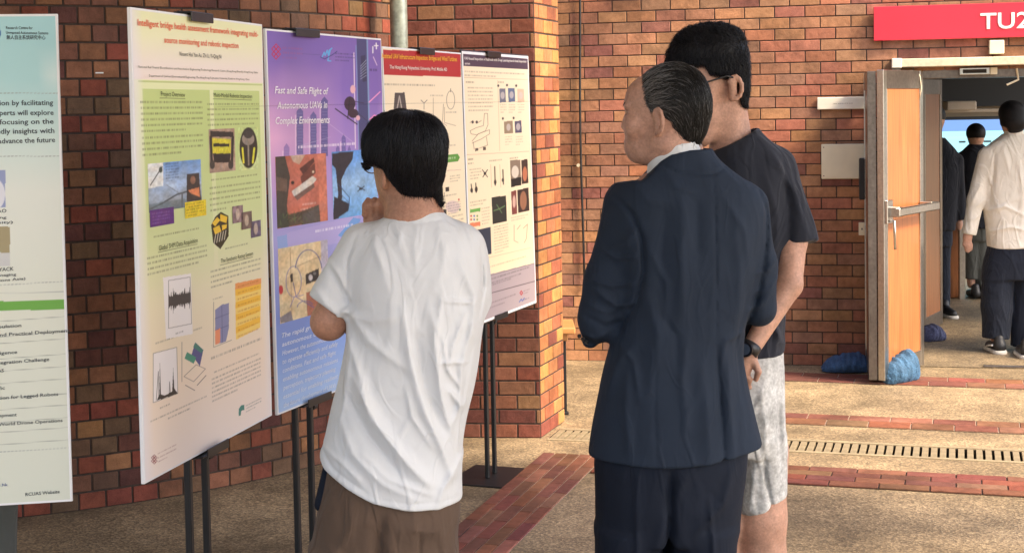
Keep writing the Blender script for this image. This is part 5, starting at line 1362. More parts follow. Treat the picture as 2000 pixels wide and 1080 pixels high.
def ear(fd, c, fwd, out, s=1.0):
    c = Vector(c); fwd = Vector(fwd).normalized(); out = Vector(out).normalized(); up = Vector((0, 0, 1))
    pts = []
    for k in range(9):
        a = math.radians(-60 + k * 33)       # rim from lobe round the back to the front
        pts.append(c + (up * math.cos(a) * .027 + (-fwd) * math.sin(a) * .015 + (-fwd) * .003) * s + out * (.010 + .006 * math.sin(a)) * s)
    for a, b in zip(pts, pts[1:]): fd.add(cone(a, b, .0052 * s, .0052 * s), .003)
    fd.add(cone(c + out * .002 - up * .012 * s, c + out * .004 + up * .016 * s, .010 * s, .010 * s), .006)
    fd.add(cone(c - up * .024 * s + fwd * .004, c - up * .029 * s + fwd * .004 + out * .004, .007 * s, .006 * s), .004)

# ---------------------------------------------------------------- man in the white T-shirt
YA = 3.6
A = lambda u, v, dy=0.0: W(u, v, YA + dy)
rt = person(780, 700, YA, 'black-haired man in white T-shirt and brown trousers studying the posters, hand at his chin')
print('A height', A(790, 220).z)
bd = Field(A(560, 1600) - Vector((.05, .35, 0)), A(1010, 200) + Vector((.05, .42, .03)), .004)
bd.lo[2] = -.02
bd = Field((A(560, 700).x, YA - .28, .0), (A(1010, 700).x, YA + .36, A(790, 210).z + .02), .0042)
fc = Vector((-.62, .78, 0)); lf = Vector((-.78, -.62, 0)); hc = A(796, 305)
bd.add(ellip(hc, (.092, .078, .098), math.atan2(fc.y, fc.x)), 0)
bd.add(ellip(hc + fc * .035 - Vector((0, 0, .055)), (.062, .056, .075), math.atan2(fc.y, fc.x)), .03)
bd.add(cone(hc + fc * .02 - Vector((0, 0, .075)), hc + fc * .075 - Vector((0, 0, .115)), .045, .028), .03)      # jaw to chin
bd.add(cone(hc + fc * .098 - Vector((0, 0, .02)), hc + fc * .118 - Vector((0, 0, .055)), .009, .013), .012)     # nose
bd.add(cone(hc + fc * .095 + lf * .015 - Vector((0, 0, .082)), hc + fc * .095 - lf * .015 - Vector((0, 0, .082)), .009, .009), .01)   # mouth
for sd in (-1, 1): bd.add(ellip(hc + fc * .088 + lf * .032 * sd - Vector((0, 0, .012)), (.012, .012, .006)), .008)
ear(bd, hc + lf * .068 - fc * .004 - Vector((0, 0, .045)), fc, lf)
ear(bd, hc - lf * .076 - fc * .004 - Vector((0, 0, .045)), fc, -lf)
bd.add(cone(A(800, 345), A(810, 445), .058, .066), .02)
bd.add(cone(A(810, 435), A(808, 470), .07, .10), .03)
# shoulders, torso, hips inside the clothes
bd.add(loft(YA, [(455, 730, 890, .07), (500, 700, 925, .09), (620, 705, 925, .10), (760, 695, 900, .10), (900, 660, 885, .10), (1050, 640, 870, .11)]), .03)
# left arm: upper arm, elbow, forearm, hand at the chin
elb = A(643, 628, -.01); wr = A(733, 462, .15)
bd.add(cone(A(716, 490), elb, .05, .043), .02).add(cone(elb, wr, .045, .027), .012)
hb = A(736, 432, .085)
bd.add(cone(wr, hb, .027, .026), .015).add(ellip(hb + Vector((0, -.012, .006)), (.033, .024, .038)), .012)
for i in range(4):
    a = hb + Vector((-.026 + .0165 * i, -.030, .018 + .003 * i)); b = a + Vector((.002, -.012, .024 - .002 * i)); c = b + Vector((.006, .014, .013))
    bd.add(cone(a, b, .0088, .0082), .003).add(cone(b, c, .0082, .0072), .003)
a = A(757, 432, .05); bd.add(cone(a, A(760, 412, .035), .0105, .0095), .004).add(cone(A(760, 412, .035), A(757, 397, .04), .0095, .008), .003)
# right arm: folded across the front
er = A(890, 630, .10); bd.add(cone(A(890, 495, .02), er, .048, .040), .02).add(cone(er, A(760, 628, .22), .042, .028), .012).add(ellip(A(700, 630, .19), (.05, .022, .038)), .015)
for i in range(4): bd.add(cone(A(690, 612 + 11 * i, .17), A(672 + 2 * i, 614 + 11 * i, .10), .009, .008), .003)
bd.add(cone(A(700, 607, .17), A(712, 590, .14), .011, .009), .004)
# legs
for ux, kx, ax in ((700, 690, 688), (815, 812, 808)):
    bd.add(cone(A(ux, 1080), A(kx, 1290, .02), .085, .055), .03).add(cone(A(kx, 1290, .02), A(ax, 1530), .052, .036), .02).add(cone(A(ax, 1530), A(ax, 1530) + Vector((fc.x * .1, fc.y * .1, -.05)), .034, .03), .02)
bd.build('body', M_SKIN1, rt)
# T-shirt
f = Field((A(560, 700).x, YA - .27, A(700, 1000).z), (A(1010, 700).x, YA + .27, A(790, 395).z), .0042)
f.add(loft(YA, [(409, 776, 850, .058), (417, 762, 866, .066), (428, 738, 886, .078), (444, 710, 910, .092), (462, 692, 930, .105), (490, 682, 944, .12), (540, 678, 950, .135), (600, 678, 950, .138), (650, 678, 944, .138), (700, 668, 936, .138), (750, 660, 926, .138), (800, 650, 916, .14), (850, 636, 908, .143), (880, 624, 904, .145), (910, 622, 902, .147), (985, 622, 902, .15)], 2.3), 0)
f.add(cone(A(712, 482), A(646, 598, -.01), .060, .058, True), .03)
f.add(cone(A(902, 482), A(918, 596, .05), .056, .056, True), .03)
f.cut(below(YA, [(560, 872), (618, 878), (640, 903), (690, 931), (740, 954), (800, 967), (897, 971), (1000, 968)]), .006)
f.add(cone(A(806, 395), A(810, 440), .057, .064), .006, 'sub')
f.folds(YA, [([(795, 590), (812, 690), (838, 780), (872, 860), (886, 910)], .016, .014), ([(816, 640), (835, 740), (866, 820)], .014, -.012),
    ([(852, 600), (858, 680), (868, 760), (886, 830)], .014, .012), ([(878, 740), (902, 775), (886, 812)], .009, .009), ([(700, 720), (745, 800), (800, 870), (846, 922)], .017, .015), ([(690, 760), (730, 830), (790, 900)], .016, -.012),
    ([(672, 800), (700, 860), (760, 915), (820, 945)], .014, .008), ([(690, 600), (730, 650), (800, 700)], .013, .007), ([(684, 640), (715, 720), (735, 800)], .013, .007), ([(687, 605), (735, 612), (790, 600)], .013, .006), ([(870, 574), (930, 582)], .005, .004), ([(862, 690), (915, 693)], .005, .005), ([(868, 560), (860, 640)], .007, .005),
    ([(900, 500), (930, 570), (925, 650)], .014, .008), ([(742, 470), (770, 560), (775, 650)], .03, .005), ([(622, 560), (660, 600), (690, 600)], .010, .007), ([(648, 520), (672, 560), (690, 590)], .010, -.006), ([(940, 480), (944, 560), (936, 615)], .006, -.006), ([(700, 455), (684, 500), (682, 560), (688, 610)], .005, -.004),
    ([(730, 940), (810, 955), (900, 957)], .003, -.0022), ([(625, 858), (660, 895), (730, 935)], .006, -.004), ([(760, 425), (810, 433), (868, 425)], .003, -.003), ([(905, 880), (870, 930), (860, 965)], .010, .007),
    ([(640, 500), (668, 530), (690, 575)], .007, .005), ([(690, 590), (665, 612), (640, 622)], .006, .005), ([(735, 445), (742, 480), (760, 520)], .010, .004), ([(820, 440), (815, 470), (820, 520)], .008, .003), ([(790, 440), (782, 480)], .008, .003), ([(858, 442), (872, 480), (870, 530)], .010, .004),
    ([(925, 620), (905, 700), (900, 780)], .008, .006), ([(912, 600), (888, 660), (880, 720)], .008, .006), ([(690, 650), (688, 720), (675, 800)], .009, .005), ([(720, 860), (770, 905), (850, 940)], .008, .006), ([(640, 860), (680, 880), (720, 915)], .007, .005), ([(800, 730), (812, 790), (850, 850)], .007, .005), ([(870, 640), (876, 700), (900, 740)], .006, .006)])
f.wrinkle(.0024, 30, 3, .5)
f.build('shirt', M_WHITE, rt)
# trousers
f = Field((A(560, 700).x, YA - .2, .04), (A(940, 700).x, YA + .22, A(700, 880).z), .006)
f.add(loft(YA, [(885, 640, 888, .115), (930, 630, 892, .125), (965, 624, 896, .135), (990, 619, 898, .142), (1060, 610, 895, .14), (1092, 607, 894, .138)], 2.3), 0)
f.add(loft(YA, [(1060, 606, 752, .13), (1150, 604, 758, .125), (1300, 610, 762, .11, .02), (1520, 622, 752, .085)], 2.2), .012)
f.add(loft(YA, [(1060, 750, 895, .13), (1150, 748, 892, .125), (1300, 744, 880, .11, .02), (1520, 748, 868, .085)], 2.2), .012)
f.folds(YA, [([(828, 962), (826, 1050), (815, 1130)], .005, -.006), ([(752, 985), (748, 1040), (750, 1150)], .016, -.02), ([(700, 1080), (650, 1040)], .012, .007), ([(790, 1000), (850, 1010), (880, 1000)], .02, .008), ([(668, 940), (680, 1000), (660, 1070)], .012, -.003), ([(700, 990), (660, 1060), (640, 1120)], .014, .006), ([(860, 1000), (875, 1060), (870, 1120)], .012, .006), ([(760, 1080), (840, 1060)], .012, .006)])
f.wrinkle(.002, 26, 5)
f.build('trousers', M_BROWN, rt)
f = Field((A(600, 930).x, YA - .16, A(630, 1010).z), (A(660, 930).x, YA + .1, A(630, 890).z), .005)
f.add(cone(A(640, 912, -.03), A(628, 985, -.03), .012, .018), 0)
f.build('pocket_lining', M_SUITT, rt)
shoe(rt, A(688, 1500).x, YA, fc); shoe(rt, A(808, 1500).x, YA, fc)
# hair
f = Field(A(680, 420) - Vector((0, .18, 0)), A(900, 200) + Vector((0, .2, .02)), .004)
f.add(loft(YA, [(215, 782, 806, .03), (219, 762, 822, .05), (226, 742, 842, .068), (236, 726, 856, .08), (252, 712, 868, .09), (274, 706, 875, .096), (298, 706, 877, .097), (320, 714, 876, .094), (342, 728, 871, .086), (362, 752, 862, .074), (378, 772, 853, .064), (388, 786, 845, .057)], 2.1, .004), 0)
f.add(cone(A(722, 300, -.03), A(721, 346, -.02), .014, .008), .012)
f.add(cone(A(850, 368, -.02), A(857, 391, -.02), .013, .004), .01).add(cone(A(800, 372, -.05), A(806, 389, -.045), .014, .005), .01).add(cone(A(830, 372, -.045), A(829, 391, -.04), .014, .005), .01)
f.cut(below(YA - .07, [(690, 340), (716, 322), (730, 318), (748, 326), (762, 354), (788, 385), (846, 387), (858, 396), (900, 396)]), .006)
f.add(cone(hc + lf * .08 - Vector((0, 0, .055)) + fc * .010, hc + lf * .15 - Vector((0, 0, .055)) + fc * .004, .030, .033), .006, 'sub')
f.add(ellip(hc + fc * .11 - Vector((0, 0, .075)), (.075, .075, .08)), .01, 'sub')
f.add(cone(A(735, 400, -.05), A(762, 400, -.05), .022, .026), .006, 'sub')
f.wrinkle(.0016, 90, 8, .35).wrinkle(.0026, 48, 28, .3)
hr = f.build('hair', M_HAIRB, rt)
crown = np.array(A(803, 236, -.02))
def flowA(p, g):
    d = p - crown; d[:, 2] -= .05; d /= np.linalg.norm(d, axis=1, keepdims=True) + 1e-6; d[:, 2] -= .55; return d
dark = lambda P, r: np.clip(np.array([[.005, .005, .0075]]) * r.uniform(.4, 2.4, (len(P), 1)), 0, 1)
def fringe(fd, root, keep, n, length, dirn, seed, rad=.0006, spread=.25, colfn=None, hr_=None, lift=.002):
    """loose hairs hanging past the edge of the cut"""
    r = np.random.default_rng(seed); V = fd.V[keep(fd.V)]
    if len(V) == 0: return
    P = V[r.integers(0, len(V), n)] + r.normal(0, .002, (n, 3)); g = fd.grad(P); P = P + g * r.uniform(-.004, lift, (n, 1))
    d = np.array([dirn]) + r.normal(0, spread, (n, 3)); d = d - g * (d * g).sum(1, keepdims=True) * .8; d /= np.linalg.norm(d, axis=1, keepdims=True); L = r.uniform(.3, 1, (n, 1)) ** 1.5 * length
    bend = r.normal(0, .25, (n, 3)); m = 5
    pts = np.stack([P + d * L * t + bend * L * t * t * .5 for t in np.linspace(-.3, 1, m)], 1)
    R = (rad * np.linspace(1, .25, m)[None, :, None]) * r.uniform(.6, 1.3, (n, 1, 1)); B = np.cross(d, g); B /= np.linalg.norm(B, axis=1, keepdims=True) + 1e-9; B = B[:, None, :]; G_ = g[:, None, :]
    ring = np.stack([pts + B * R, pts + G_ * R, pts - B * R], 2); v = ring.reshape(-1, 3) - np.array(root.location)
    i = np.arange(n)[:, None, None] * m * 3 + np.arange(m - 1)[None, :, None] * 3; kk = np.arange(3)[None, None, :]; k2 = (kk + 1) % 3
    Q = np.stack([i + kk, i + k2, i + k2 + 3, i + kk + 3], -1).reshape(-1, 4)
    me = mesh('loose_strands', v.tolist(), Q.tolist(), True); at = me.attributes.new('ink', 'FLOAT_COLOR', 'POINT'); arr = np.ones((len(v), 4), 'f'); arr[:, :3] = np.repeat((colfn or dark)(P, r), m * 3, axis=0); at.data.foreach_set('color', arr.ravel())
    o = link('loose_strands', me, M_STRAND, hr_); o['kind'] = 'stuff'
zl = A(800, 372).z
fringe(f, rt, lambda V: (V[:, 2] < zl) & (V[:, 1] < YA + .03), 3000, .034, (.0, 0, -1), 21, hr_=hr, lift=.005)
fringe(f, rt, lambda V: (V[:, 1] < YA), 500, .02, (.1, 0, -.4), 22, spread=.8, hr_=hr, lift=.004, rad=.0004)
zs_ = A(735, 322).z; xs_ = A(765, 330).x
fringe(f, rt, lambda V: (V[:, 2] < zs_) & (V[:, 0] < xs_) & (V[:, 1] < YA + .02), 500, .018, (-.1, 0, -1), 23, hr_=hr)
o = link('strands', hair_strands(f, rt, 6500, 8, .010, flowA, dark, .0007, .003, 2, tip=.003, free=2), M_STRAND, hr); o['kind'] = 'stuff'
# spectacles
g = empty('spectacles'); g.parent = rt
bpy.data.objects.remove(g)
m = MB(); L0 = hc - Vector(rt.location)
eL = L0 + fc * .104 + lf * .034 - Vector((0, 0, .022)); eR = L0 + fc * .104 - lf * .034 - Vector((0, 0, .022))
for e_ in (eL, eR):
    m.tube([e_ + (lf * math.cos(t) * .027 + Vector((0, 0, 1)) * math.sin(t) * .021) for t in [2 * math.pi * k / 18 for k in range(19)]], .0016, 6)
m.tube([eL + lf * .027, L0 + lf * .088 + fc * .05 - Vector((0, 0, .018)), L0 + lf * .088 - fc * .0 - Vector((0, 0, .025))], .0018, 6)
m.tube([eR - lf * .027, L0 - lf * .088 + fc * .05 - Vector((0, 0, .018)), L0 - lf * .088 - fc * .0 - Vector((0, 0, .025))], .0018, 6)
m.tube([eL - lf * .027, eR + lf * .027], .0018, 6); m.build('spectacles', mat('pale_spectacle_frame', (.25, .22, .2), .3, .3), rt, True)

# ---------------------------------------------------------------- man in the dark suit
YB = 3.8
Bp = lambda u, v, dy=0.0: W(u, v, YB + dy)
rt = person(1320, 700, YB, 'grey-haired man in dark navy suit and white collar, seen from behind')
print('B height', Bp(1310, 125).z)
fc = Vector((-.82, .57, 0)); lf = Vector((-.57, -.82, 0)); hc = Bp(1308, 205); up = Vector((0, 0, 1))
bd = Field((Bp(1080, 700).x, YB - .25, .0), (Bp(1560, 700).x, YB + .42, Bp(1310, 115).z), .0044)
bd.add(ellip(hc, (.098, .078, .097), math.atan2(fc.y, fc.x)), 0)
bd.add(ellip(Bp(1266, 225, .02), (.058, .060, .094), math.atan2(fc.y, fc.x)), .03)
bd.add(ellip(Bp(1251, 190, .02), (.030, .046, .034)), .03)
bd.add(ellip(Bp(1246, 285, .03), (.036, .036, .040)), .03)
bd.add(ellip(Bp(1252, 303, .03), (.026, .03, .020)), .02)
bd.add(ellip(Bp(1236, 248, -.005), (.024, .03, .030)), .02)
bd.add(cone(Bp(1225, 204, .04), Bp(1226, 205, -.01), .0085, .0085), .012)
bd.add(cone(Bp(1228, 222, .075), Bp(1222, 246, .095), .010, .013), .012)
bd.add(cone(Bp(1232, 272, .075), Bp(1234, 272, .05), .008, .008), .01)
bd.add(cone(Bp(1300, 285, -.03), Bp(1262, 300, -.005), .034, .022), .03)
bd.add(ellip(Bp(1224, 219, .005), (.010, .014, .009)), .004, 'sub')
ear(bd, Bp(1287, 237, -.066), fc, lf, 1.12); ear(bd, Bp(1335, 237, .08), fc, -lf, 1.1)
bd.add(cone(Bp(1315, 250), Bp(1330, 330), .060, .068), .03)
bd.add(loft(YB, [(340, 1260, 1400, .07), (380, 1215, 1455, .09), (520, 1230, 1450, .10), (700, 1220, 1430, .10), (900, 1200, 1440, .11), (1010, 1190, 1430, .11)]), .03)
eB = Bp(1178, 620, .0); bd.add(cone(Bp(1230, 400), eB, .05, .04), .02).add(cone(eB, Bp(1205, 610, .24), .038, .028), .012)
eR = Bp(1474, 590, .0); bd.add(cone(Bp(1450, 400), eR, .042, .032), .02).add(cone(eR, Bp(1400, 605, .22), .032, .026), .012)
def hand(fd, c, d, up_, s=1.0, curl=.5, k=4, side=1):
    """relaxed hand: palm, four bent fingers and a thumb"""
    d = Vector(d).normalized(); up_ = Vector(up_).normalized(); sd = d.cross(up_).normalized(); c = Vector(c)
    fd.add(cone(c, c + d * .055 * s, .024 * s, .028 * s), .012)
    for i in range(4):
        o_ = sd * (-.030 + .020 * i) * s; Ls = (.9, 1.0, .95, .78)[i]
        a = c + d * .065 * s + o_; b = a + (d * (1 - curl * .5) - up_ * curl) * .034 * Ls * s; e = b + (d * (1 - curl * 1.6) - up_ * curl * 1.4).normalized() * .028 * Ls * s
        fd.add(cone(a, b, .0095 * s, .0088 * s), .004).add(cone(b, e, .0088 * s, .0075 * s), .003)
    t = c + d * .012 * s + sd * side * .022 * s; t2 = t + (d * .6 + sd * side * .7) * .035 * s; fd.add(cone(t, t2, .012 * s, .010 * s), .006).add(cone(t2, t2 + d * .028 * s - up_ * .008, .010 * s, .008 * s), .003)
hand(bd, Bp(1212, 608, .25), (.3, .5, .1), (0, 0, 1)); hand(bd, Bp(1392, 606, .23), (-.5, .3, -.1), (0, 0, 1))
for ux, ax in ((1232, 1236), (1368, 1360)):
    bd.add(cone(Bp(ux, 1000), Bp(ux, 1230, .02), .08, .052), .03).add(cone(Bp(ux, 1230, .02), Bp(ax, 1440), .05, .036), .02).add(cone(Bp(ax, 1440), Bp(ax, 1440) + Vector((-.05, .1, -.04)), .034, .03), .02)
bd.folds(YB, [([(1240, 252), (1246, 275), (1244, 290)], .004, -.0022), ([(1266, 300), (1285, 296), (1302, 284)], .004, -.002), ([(1226, 218), (1238, 222), (1248, 220)], .003, -.0018), ([(1228, 230), (1240, 234)], .003, -.0014), ([(1232, 186), (1245, 184), (1252, 188)], .003, -.0012), ([(1276, 262), (1270, 285), (1262, 296)], .006, .0015)])
bd.build('body', M_SKIN3, rt)
# brow hair
f = Field(Bp(1180, 240) - Vector((0, .1, 0)), Bp(1260, 180) + Vector((0, .1, 0)), .003)
f.add(cone(Bp(1219, 206, .02), Bp(1222, 202, -.008), .0035, .0045), .0); f.build('eyebrow', M_HAIRB, rt)
# jacket
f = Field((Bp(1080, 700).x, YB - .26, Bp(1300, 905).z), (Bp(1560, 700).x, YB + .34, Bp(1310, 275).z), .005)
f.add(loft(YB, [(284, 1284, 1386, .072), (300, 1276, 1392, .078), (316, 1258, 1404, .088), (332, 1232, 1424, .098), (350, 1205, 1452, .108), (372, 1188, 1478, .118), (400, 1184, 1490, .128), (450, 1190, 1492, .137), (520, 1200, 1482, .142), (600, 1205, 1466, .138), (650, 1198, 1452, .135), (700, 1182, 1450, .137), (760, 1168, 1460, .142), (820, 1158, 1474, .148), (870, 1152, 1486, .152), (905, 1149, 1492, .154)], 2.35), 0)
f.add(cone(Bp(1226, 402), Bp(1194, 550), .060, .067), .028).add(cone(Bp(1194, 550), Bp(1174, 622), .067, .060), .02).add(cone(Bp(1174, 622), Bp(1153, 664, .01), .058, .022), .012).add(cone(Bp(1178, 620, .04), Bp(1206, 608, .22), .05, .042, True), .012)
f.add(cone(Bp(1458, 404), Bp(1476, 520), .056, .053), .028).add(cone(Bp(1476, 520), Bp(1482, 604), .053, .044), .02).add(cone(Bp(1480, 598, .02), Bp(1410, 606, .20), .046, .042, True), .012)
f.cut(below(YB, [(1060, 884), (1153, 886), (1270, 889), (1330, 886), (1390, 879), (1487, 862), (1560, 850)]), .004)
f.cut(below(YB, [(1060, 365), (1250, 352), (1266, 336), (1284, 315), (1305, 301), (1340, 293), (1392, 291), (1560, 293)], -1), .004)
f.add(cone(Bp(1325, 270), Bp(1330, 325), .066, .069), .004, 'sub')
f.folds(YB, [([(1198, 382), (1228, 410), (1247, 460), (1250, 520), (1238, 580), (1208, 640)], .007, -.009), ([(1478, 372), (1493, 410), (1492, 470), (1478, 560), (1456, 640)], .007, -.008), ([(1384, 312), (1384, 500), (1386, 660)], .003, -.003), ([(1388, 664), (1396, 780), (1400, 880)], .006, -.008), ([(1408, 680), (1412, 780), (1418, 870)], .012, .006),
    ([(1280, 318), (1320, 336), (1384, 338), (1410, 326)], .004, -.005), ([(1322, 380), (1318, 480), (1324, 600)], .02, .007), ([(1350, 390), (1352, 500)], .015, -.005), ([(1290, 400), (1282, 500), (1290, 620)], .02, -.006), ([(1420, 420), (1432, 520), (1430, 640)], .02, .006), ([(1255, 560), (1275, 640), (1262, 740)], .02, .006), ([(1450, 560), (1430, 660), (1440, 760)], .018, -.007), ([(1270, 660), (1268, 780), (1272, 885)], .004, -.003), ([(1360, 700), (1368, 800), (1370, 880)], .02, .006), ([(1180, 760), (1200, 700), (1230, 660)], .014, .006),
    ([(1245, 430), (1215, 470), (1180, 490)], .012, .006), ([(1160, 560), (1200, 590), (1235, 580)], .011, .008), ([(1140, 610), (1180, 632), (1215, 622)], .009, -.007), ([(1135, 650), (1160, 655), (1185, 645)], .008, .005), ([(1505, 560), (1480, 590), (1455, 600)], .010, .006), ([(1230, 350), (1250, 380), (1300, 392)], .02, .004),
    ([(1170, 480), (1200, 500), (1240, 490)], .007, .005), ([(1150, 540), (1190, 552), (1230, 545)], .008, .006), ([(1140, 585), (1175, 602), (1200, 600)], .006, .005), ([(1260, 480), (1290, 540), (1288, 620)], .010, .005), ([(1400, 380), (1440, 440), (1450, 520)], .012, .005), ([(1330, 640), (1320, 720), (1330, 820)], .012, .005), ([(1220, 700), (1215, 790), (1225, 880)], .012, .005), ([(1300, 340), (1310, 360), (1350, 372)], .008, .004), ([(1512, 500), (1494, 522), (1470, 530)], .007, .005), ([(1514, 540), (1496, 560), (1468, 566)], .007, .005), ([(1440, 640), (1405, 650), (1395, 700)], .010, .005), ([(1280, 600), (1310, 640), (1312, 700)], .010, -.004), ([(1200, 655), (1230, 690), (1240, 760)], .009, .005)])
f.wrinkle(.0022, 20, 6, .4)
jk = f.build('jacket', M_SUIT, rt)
for k in range(3):
    m = MB(); c = Bp(1133 + 7 * k, 656 + 6 * k, -.045 + .006 * k) - Vector(rt.location); m.tube([c, c + Vector((-.0035, -.003, 0))], .0055, 10); m.build('cuff_button', M_BLACK, jk)
f = Field(Bp(1230, 350) - Vector((0, .12, 0)), Bp(1420, 255) + Vector((0, .12, 0)), .0036)
f.add(cone(Bp(1320, 262), Bp(1322, 350), .0665, .078), 0).cut(below(YB, [(1200, 345), (1262, 322), (1280, 300), (1302, 284), (1345, 276), (1380, 276), (1420, 280)], -1), .002).add(cone(Bp(1320, 240), Bp(1327, 300), .0615, .063), .002, 'sub')
f.build('shirt_collar', M_WHITE, rt)
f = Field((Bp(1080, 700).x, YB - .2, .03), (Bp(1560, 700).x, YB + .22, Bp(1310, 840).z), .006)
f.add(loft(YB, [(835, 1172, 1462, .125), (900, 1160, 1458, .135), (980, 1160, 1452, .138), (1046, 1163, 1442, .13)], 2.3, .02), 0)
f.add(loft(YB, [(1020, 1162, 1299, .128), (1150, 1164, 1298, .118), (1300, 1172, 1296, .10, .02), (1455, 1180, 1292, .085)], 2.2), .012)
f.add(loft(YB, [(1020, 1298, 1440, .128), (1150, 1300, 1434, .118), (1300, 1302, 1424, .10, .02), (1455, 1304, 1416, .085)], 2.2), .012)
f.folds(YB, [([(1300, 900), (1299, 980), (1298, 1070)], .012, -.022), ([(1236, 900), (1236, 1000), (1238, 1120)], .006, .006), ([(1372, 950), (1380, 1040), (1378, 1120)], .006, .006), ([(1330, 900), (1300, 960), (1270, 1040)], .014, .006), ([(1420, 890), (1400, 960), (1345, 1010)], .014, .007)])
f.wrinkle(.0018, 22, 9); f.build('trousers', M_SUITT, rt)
shoe(rt, Bp(1236, 1400).x, YB, (-.3, 1), sole=False); shoe(rt, Bp(1360, 1400).x, YB, (.1, 1), sole=False)
f = Field(Bp(1200, 310) - Vector((0, .15, 0)), Bp(1400, 110) + Vector((0, .16, .01)), .0036)
f.add(ellip(Bp(1313, 200), (.103, .086, .101), math.atan2(fc.y, fc.x)), 0).add(ellip(Bp(1338, 238, .0), (.054, .066, .060)), .03).add(cone(Bp(1340, 262, -.02), Bp(1345, 280, -.015), .042, .030), .02)
hl = [(95, 1254), (140, 1245), (158, 1237), (180, 1239), (200, 1246), (222, 1260), (224, 1285), (236, 1304), (262, 1309), (282, 1318), (292, 1330), (330, 1360)]
def hcut(x, y, z):
    P = [W(u, v, YB) for v, u in hl]; zs = np.array([p.z for p in P])[::-1]; xs = np.array([p.x for p in P])[::-1]
    return np.interp(z.ravel(), zs, xs)[None, None, :] - x + 0 * y
f.cut(hcut, .006).cut(lambda x, y, z: Bp(1340, 293).z - z + 0 * x, .006)
f.wrinkle(.0012, 110, 4, .4)
hr = f.build('hair', mat('dark_grey_hair', (.022, .020, .022), .45, noise=70, var=.5), rt)
xf = Bp(1262, 200).x; xg = Bp(1300, 200).x
def flowB(p, g):
    d = np.tile(np.array([[1.0, -.1, .1]]), (len(p), 1)); t = np.clip((p[:, 0] - xg) / .07, 0, 1); d[:, 2] -= 1.6 * t; d[:, 0] -= .7 * t
    low = np.clip((Bp(1300, 205).z - p[:, 2]) / .03, 0, 1); d[:, 2] -= low * 1.2; return d
def colB(P, r):
    t = np.clip(1 - (P[:, 0] - xf) / .055, 0, 1) * .8 + .12 + .06 * np.clip((P[:, 2] - Bp(1300, 150).z) / .03, 0, 1)
    g = (r.random(len(P)) < t * .75); b = np.where(g, r.uniform(.06, .24, len(P)) + .12 * np.clip(t - .6, 0, 1), r.uniform(.006, .022, len(P))); return np.stack([b, b * .96, b * .95], 1)
zn = Bp(1340, 268).z; fringe(f, rt, lambda V: (V[:, 2] < zn) & (V[:, 1] < YB + .03), 1300, .012, (0, 0, -1), 31, colfn=colB, hr_=hr, rad=.00045)
xb_ = Bp(1262, 200).x; fringe(f, rt, lambda V: (V[:, 0] < xb_) & (V[:, 1] < YB + .05), 900, .014, (.9, 0, .1), 32, colfn=colB, hr_=hr, rad=.00045, spread=.4)
fringe(f, rt, lambda V: (V[:, 1] < YB + .03), 500, .014, (.5, 0, -.3), 33, colfn=colB, hr_=hr, rad=.0004, spread=.8, lift=.004)
xe_ = Bp(1312, 200).x; ze_ = Bp(1300, 212).z; fringe(f, rt, lambda V: (V[:, 0] < xe_) & (V[:, 2] < ze_) & (V[:, 1] < YB), 900, .010, (.1, 0, -1), 34, colfn=colB, hr_=hr, rad=.00045)
o = link('strands', hair_strands(f, rt, 9000, 5, .0075, flowB, colB, .0005, .002, 3, tip=.003, free=1), M_STRAND, hr); o['kind'] = 'stuff'

# ---------------------------------------------------------------- man in the charcoal T-shirt and grey shorts
YC_ = 4.12
Cp = lambda u, v, dy=0.0: W(u, v, YC_ + dy)
rt = person(1450, 700, YC_, 'tall black-haired man in charcoal T-shirt and mottled grey shorts, standing beyond the suited man')
print('C height', Cp(1390, 55).z)
fc = Vector((-.96, -.28, 0)); lf = Vector((.28, -.96, 0)); hc = Cp(1386, 140)
bd = Field((Cp(1290, 700).x, YC_ - .34, 0), (Cp(1640, 700).x, YC_ + .3, Cp(1390, 40).z), .0048)
bd.add(ellip(hc, (.098, .080, .100), math.atan2(fc.y, fc.x)), 0)
bd.add(ellip(Cp(1366, 190, -.02), (.066, .064, .105), math.atan2(fc.y, fc.x)), .03)
bd.add(cone(Cp(1418, 205, -.02), Cp(1370, 268, -.045), .033, .028), .03)
bd.add(cone(Cp(1322, 170, -.03), Cp(1308, 200, -.04), .011, .014), .012)
bd.add(cone(Cp(1320, 228, -.03), Cp(1322, 230, -.06), .009, .009), .012)
ear(bd, Cp(1430, 172, -.078), fc, lf, 1.15)
bd.add(cone(Cp(1418, 180), Cp(1430, 305), .050, .062), .03)
bd.add(loft(YC_, [(300, 1385, 1500, .07), (340, 1370, 1535, .09), (520, 1385, 1515, .09), (680, 1390, 1515, .10), (850, 1375, 1520, .10)]), .03)
el = Cp(1540, 556, -.10); wr = Cp(1468, 678, -.17)
bd.add(cone(Cp(1528, 340), Cp(1548, 470, -.06), .045, .040), .02).add(cone(Cp(1548, 470, -.06), el, .039, .037), .012).add(cone(el, wr, .038, .025), .012)
hand(bd, Cp(1462, 690, -.17), (-.35, .15, -.9), (-.5, -.8, 0), .95, .45, side=-1)
bd.add(cone(Cp(1375, 350), Cp(1360, 560, .05), .045, .038), .02).add(cone(Cp(1360, 560, .05), Cp(1380, 650, -.12), .036, .026), .012); hand(bd, Cp(1384, 655, -.12), (.3, -.3, -.6), (-.5, -.8, 0), .9, .4)
bd.add(cone(Cp(1486, 880), Cp(1486, 1010), .078, .068), .03).add(cone(Cp(1486, 1010), Cp(1490, 1110, .01), .066, .070), .03).add(cone(Cp(1490, 1110, .01), Cp(1484, 1335), .066, .036), .02).add(cone(Cp(1484, 1335), Cp(1470, 1360, -.1), .034, .03), .02)
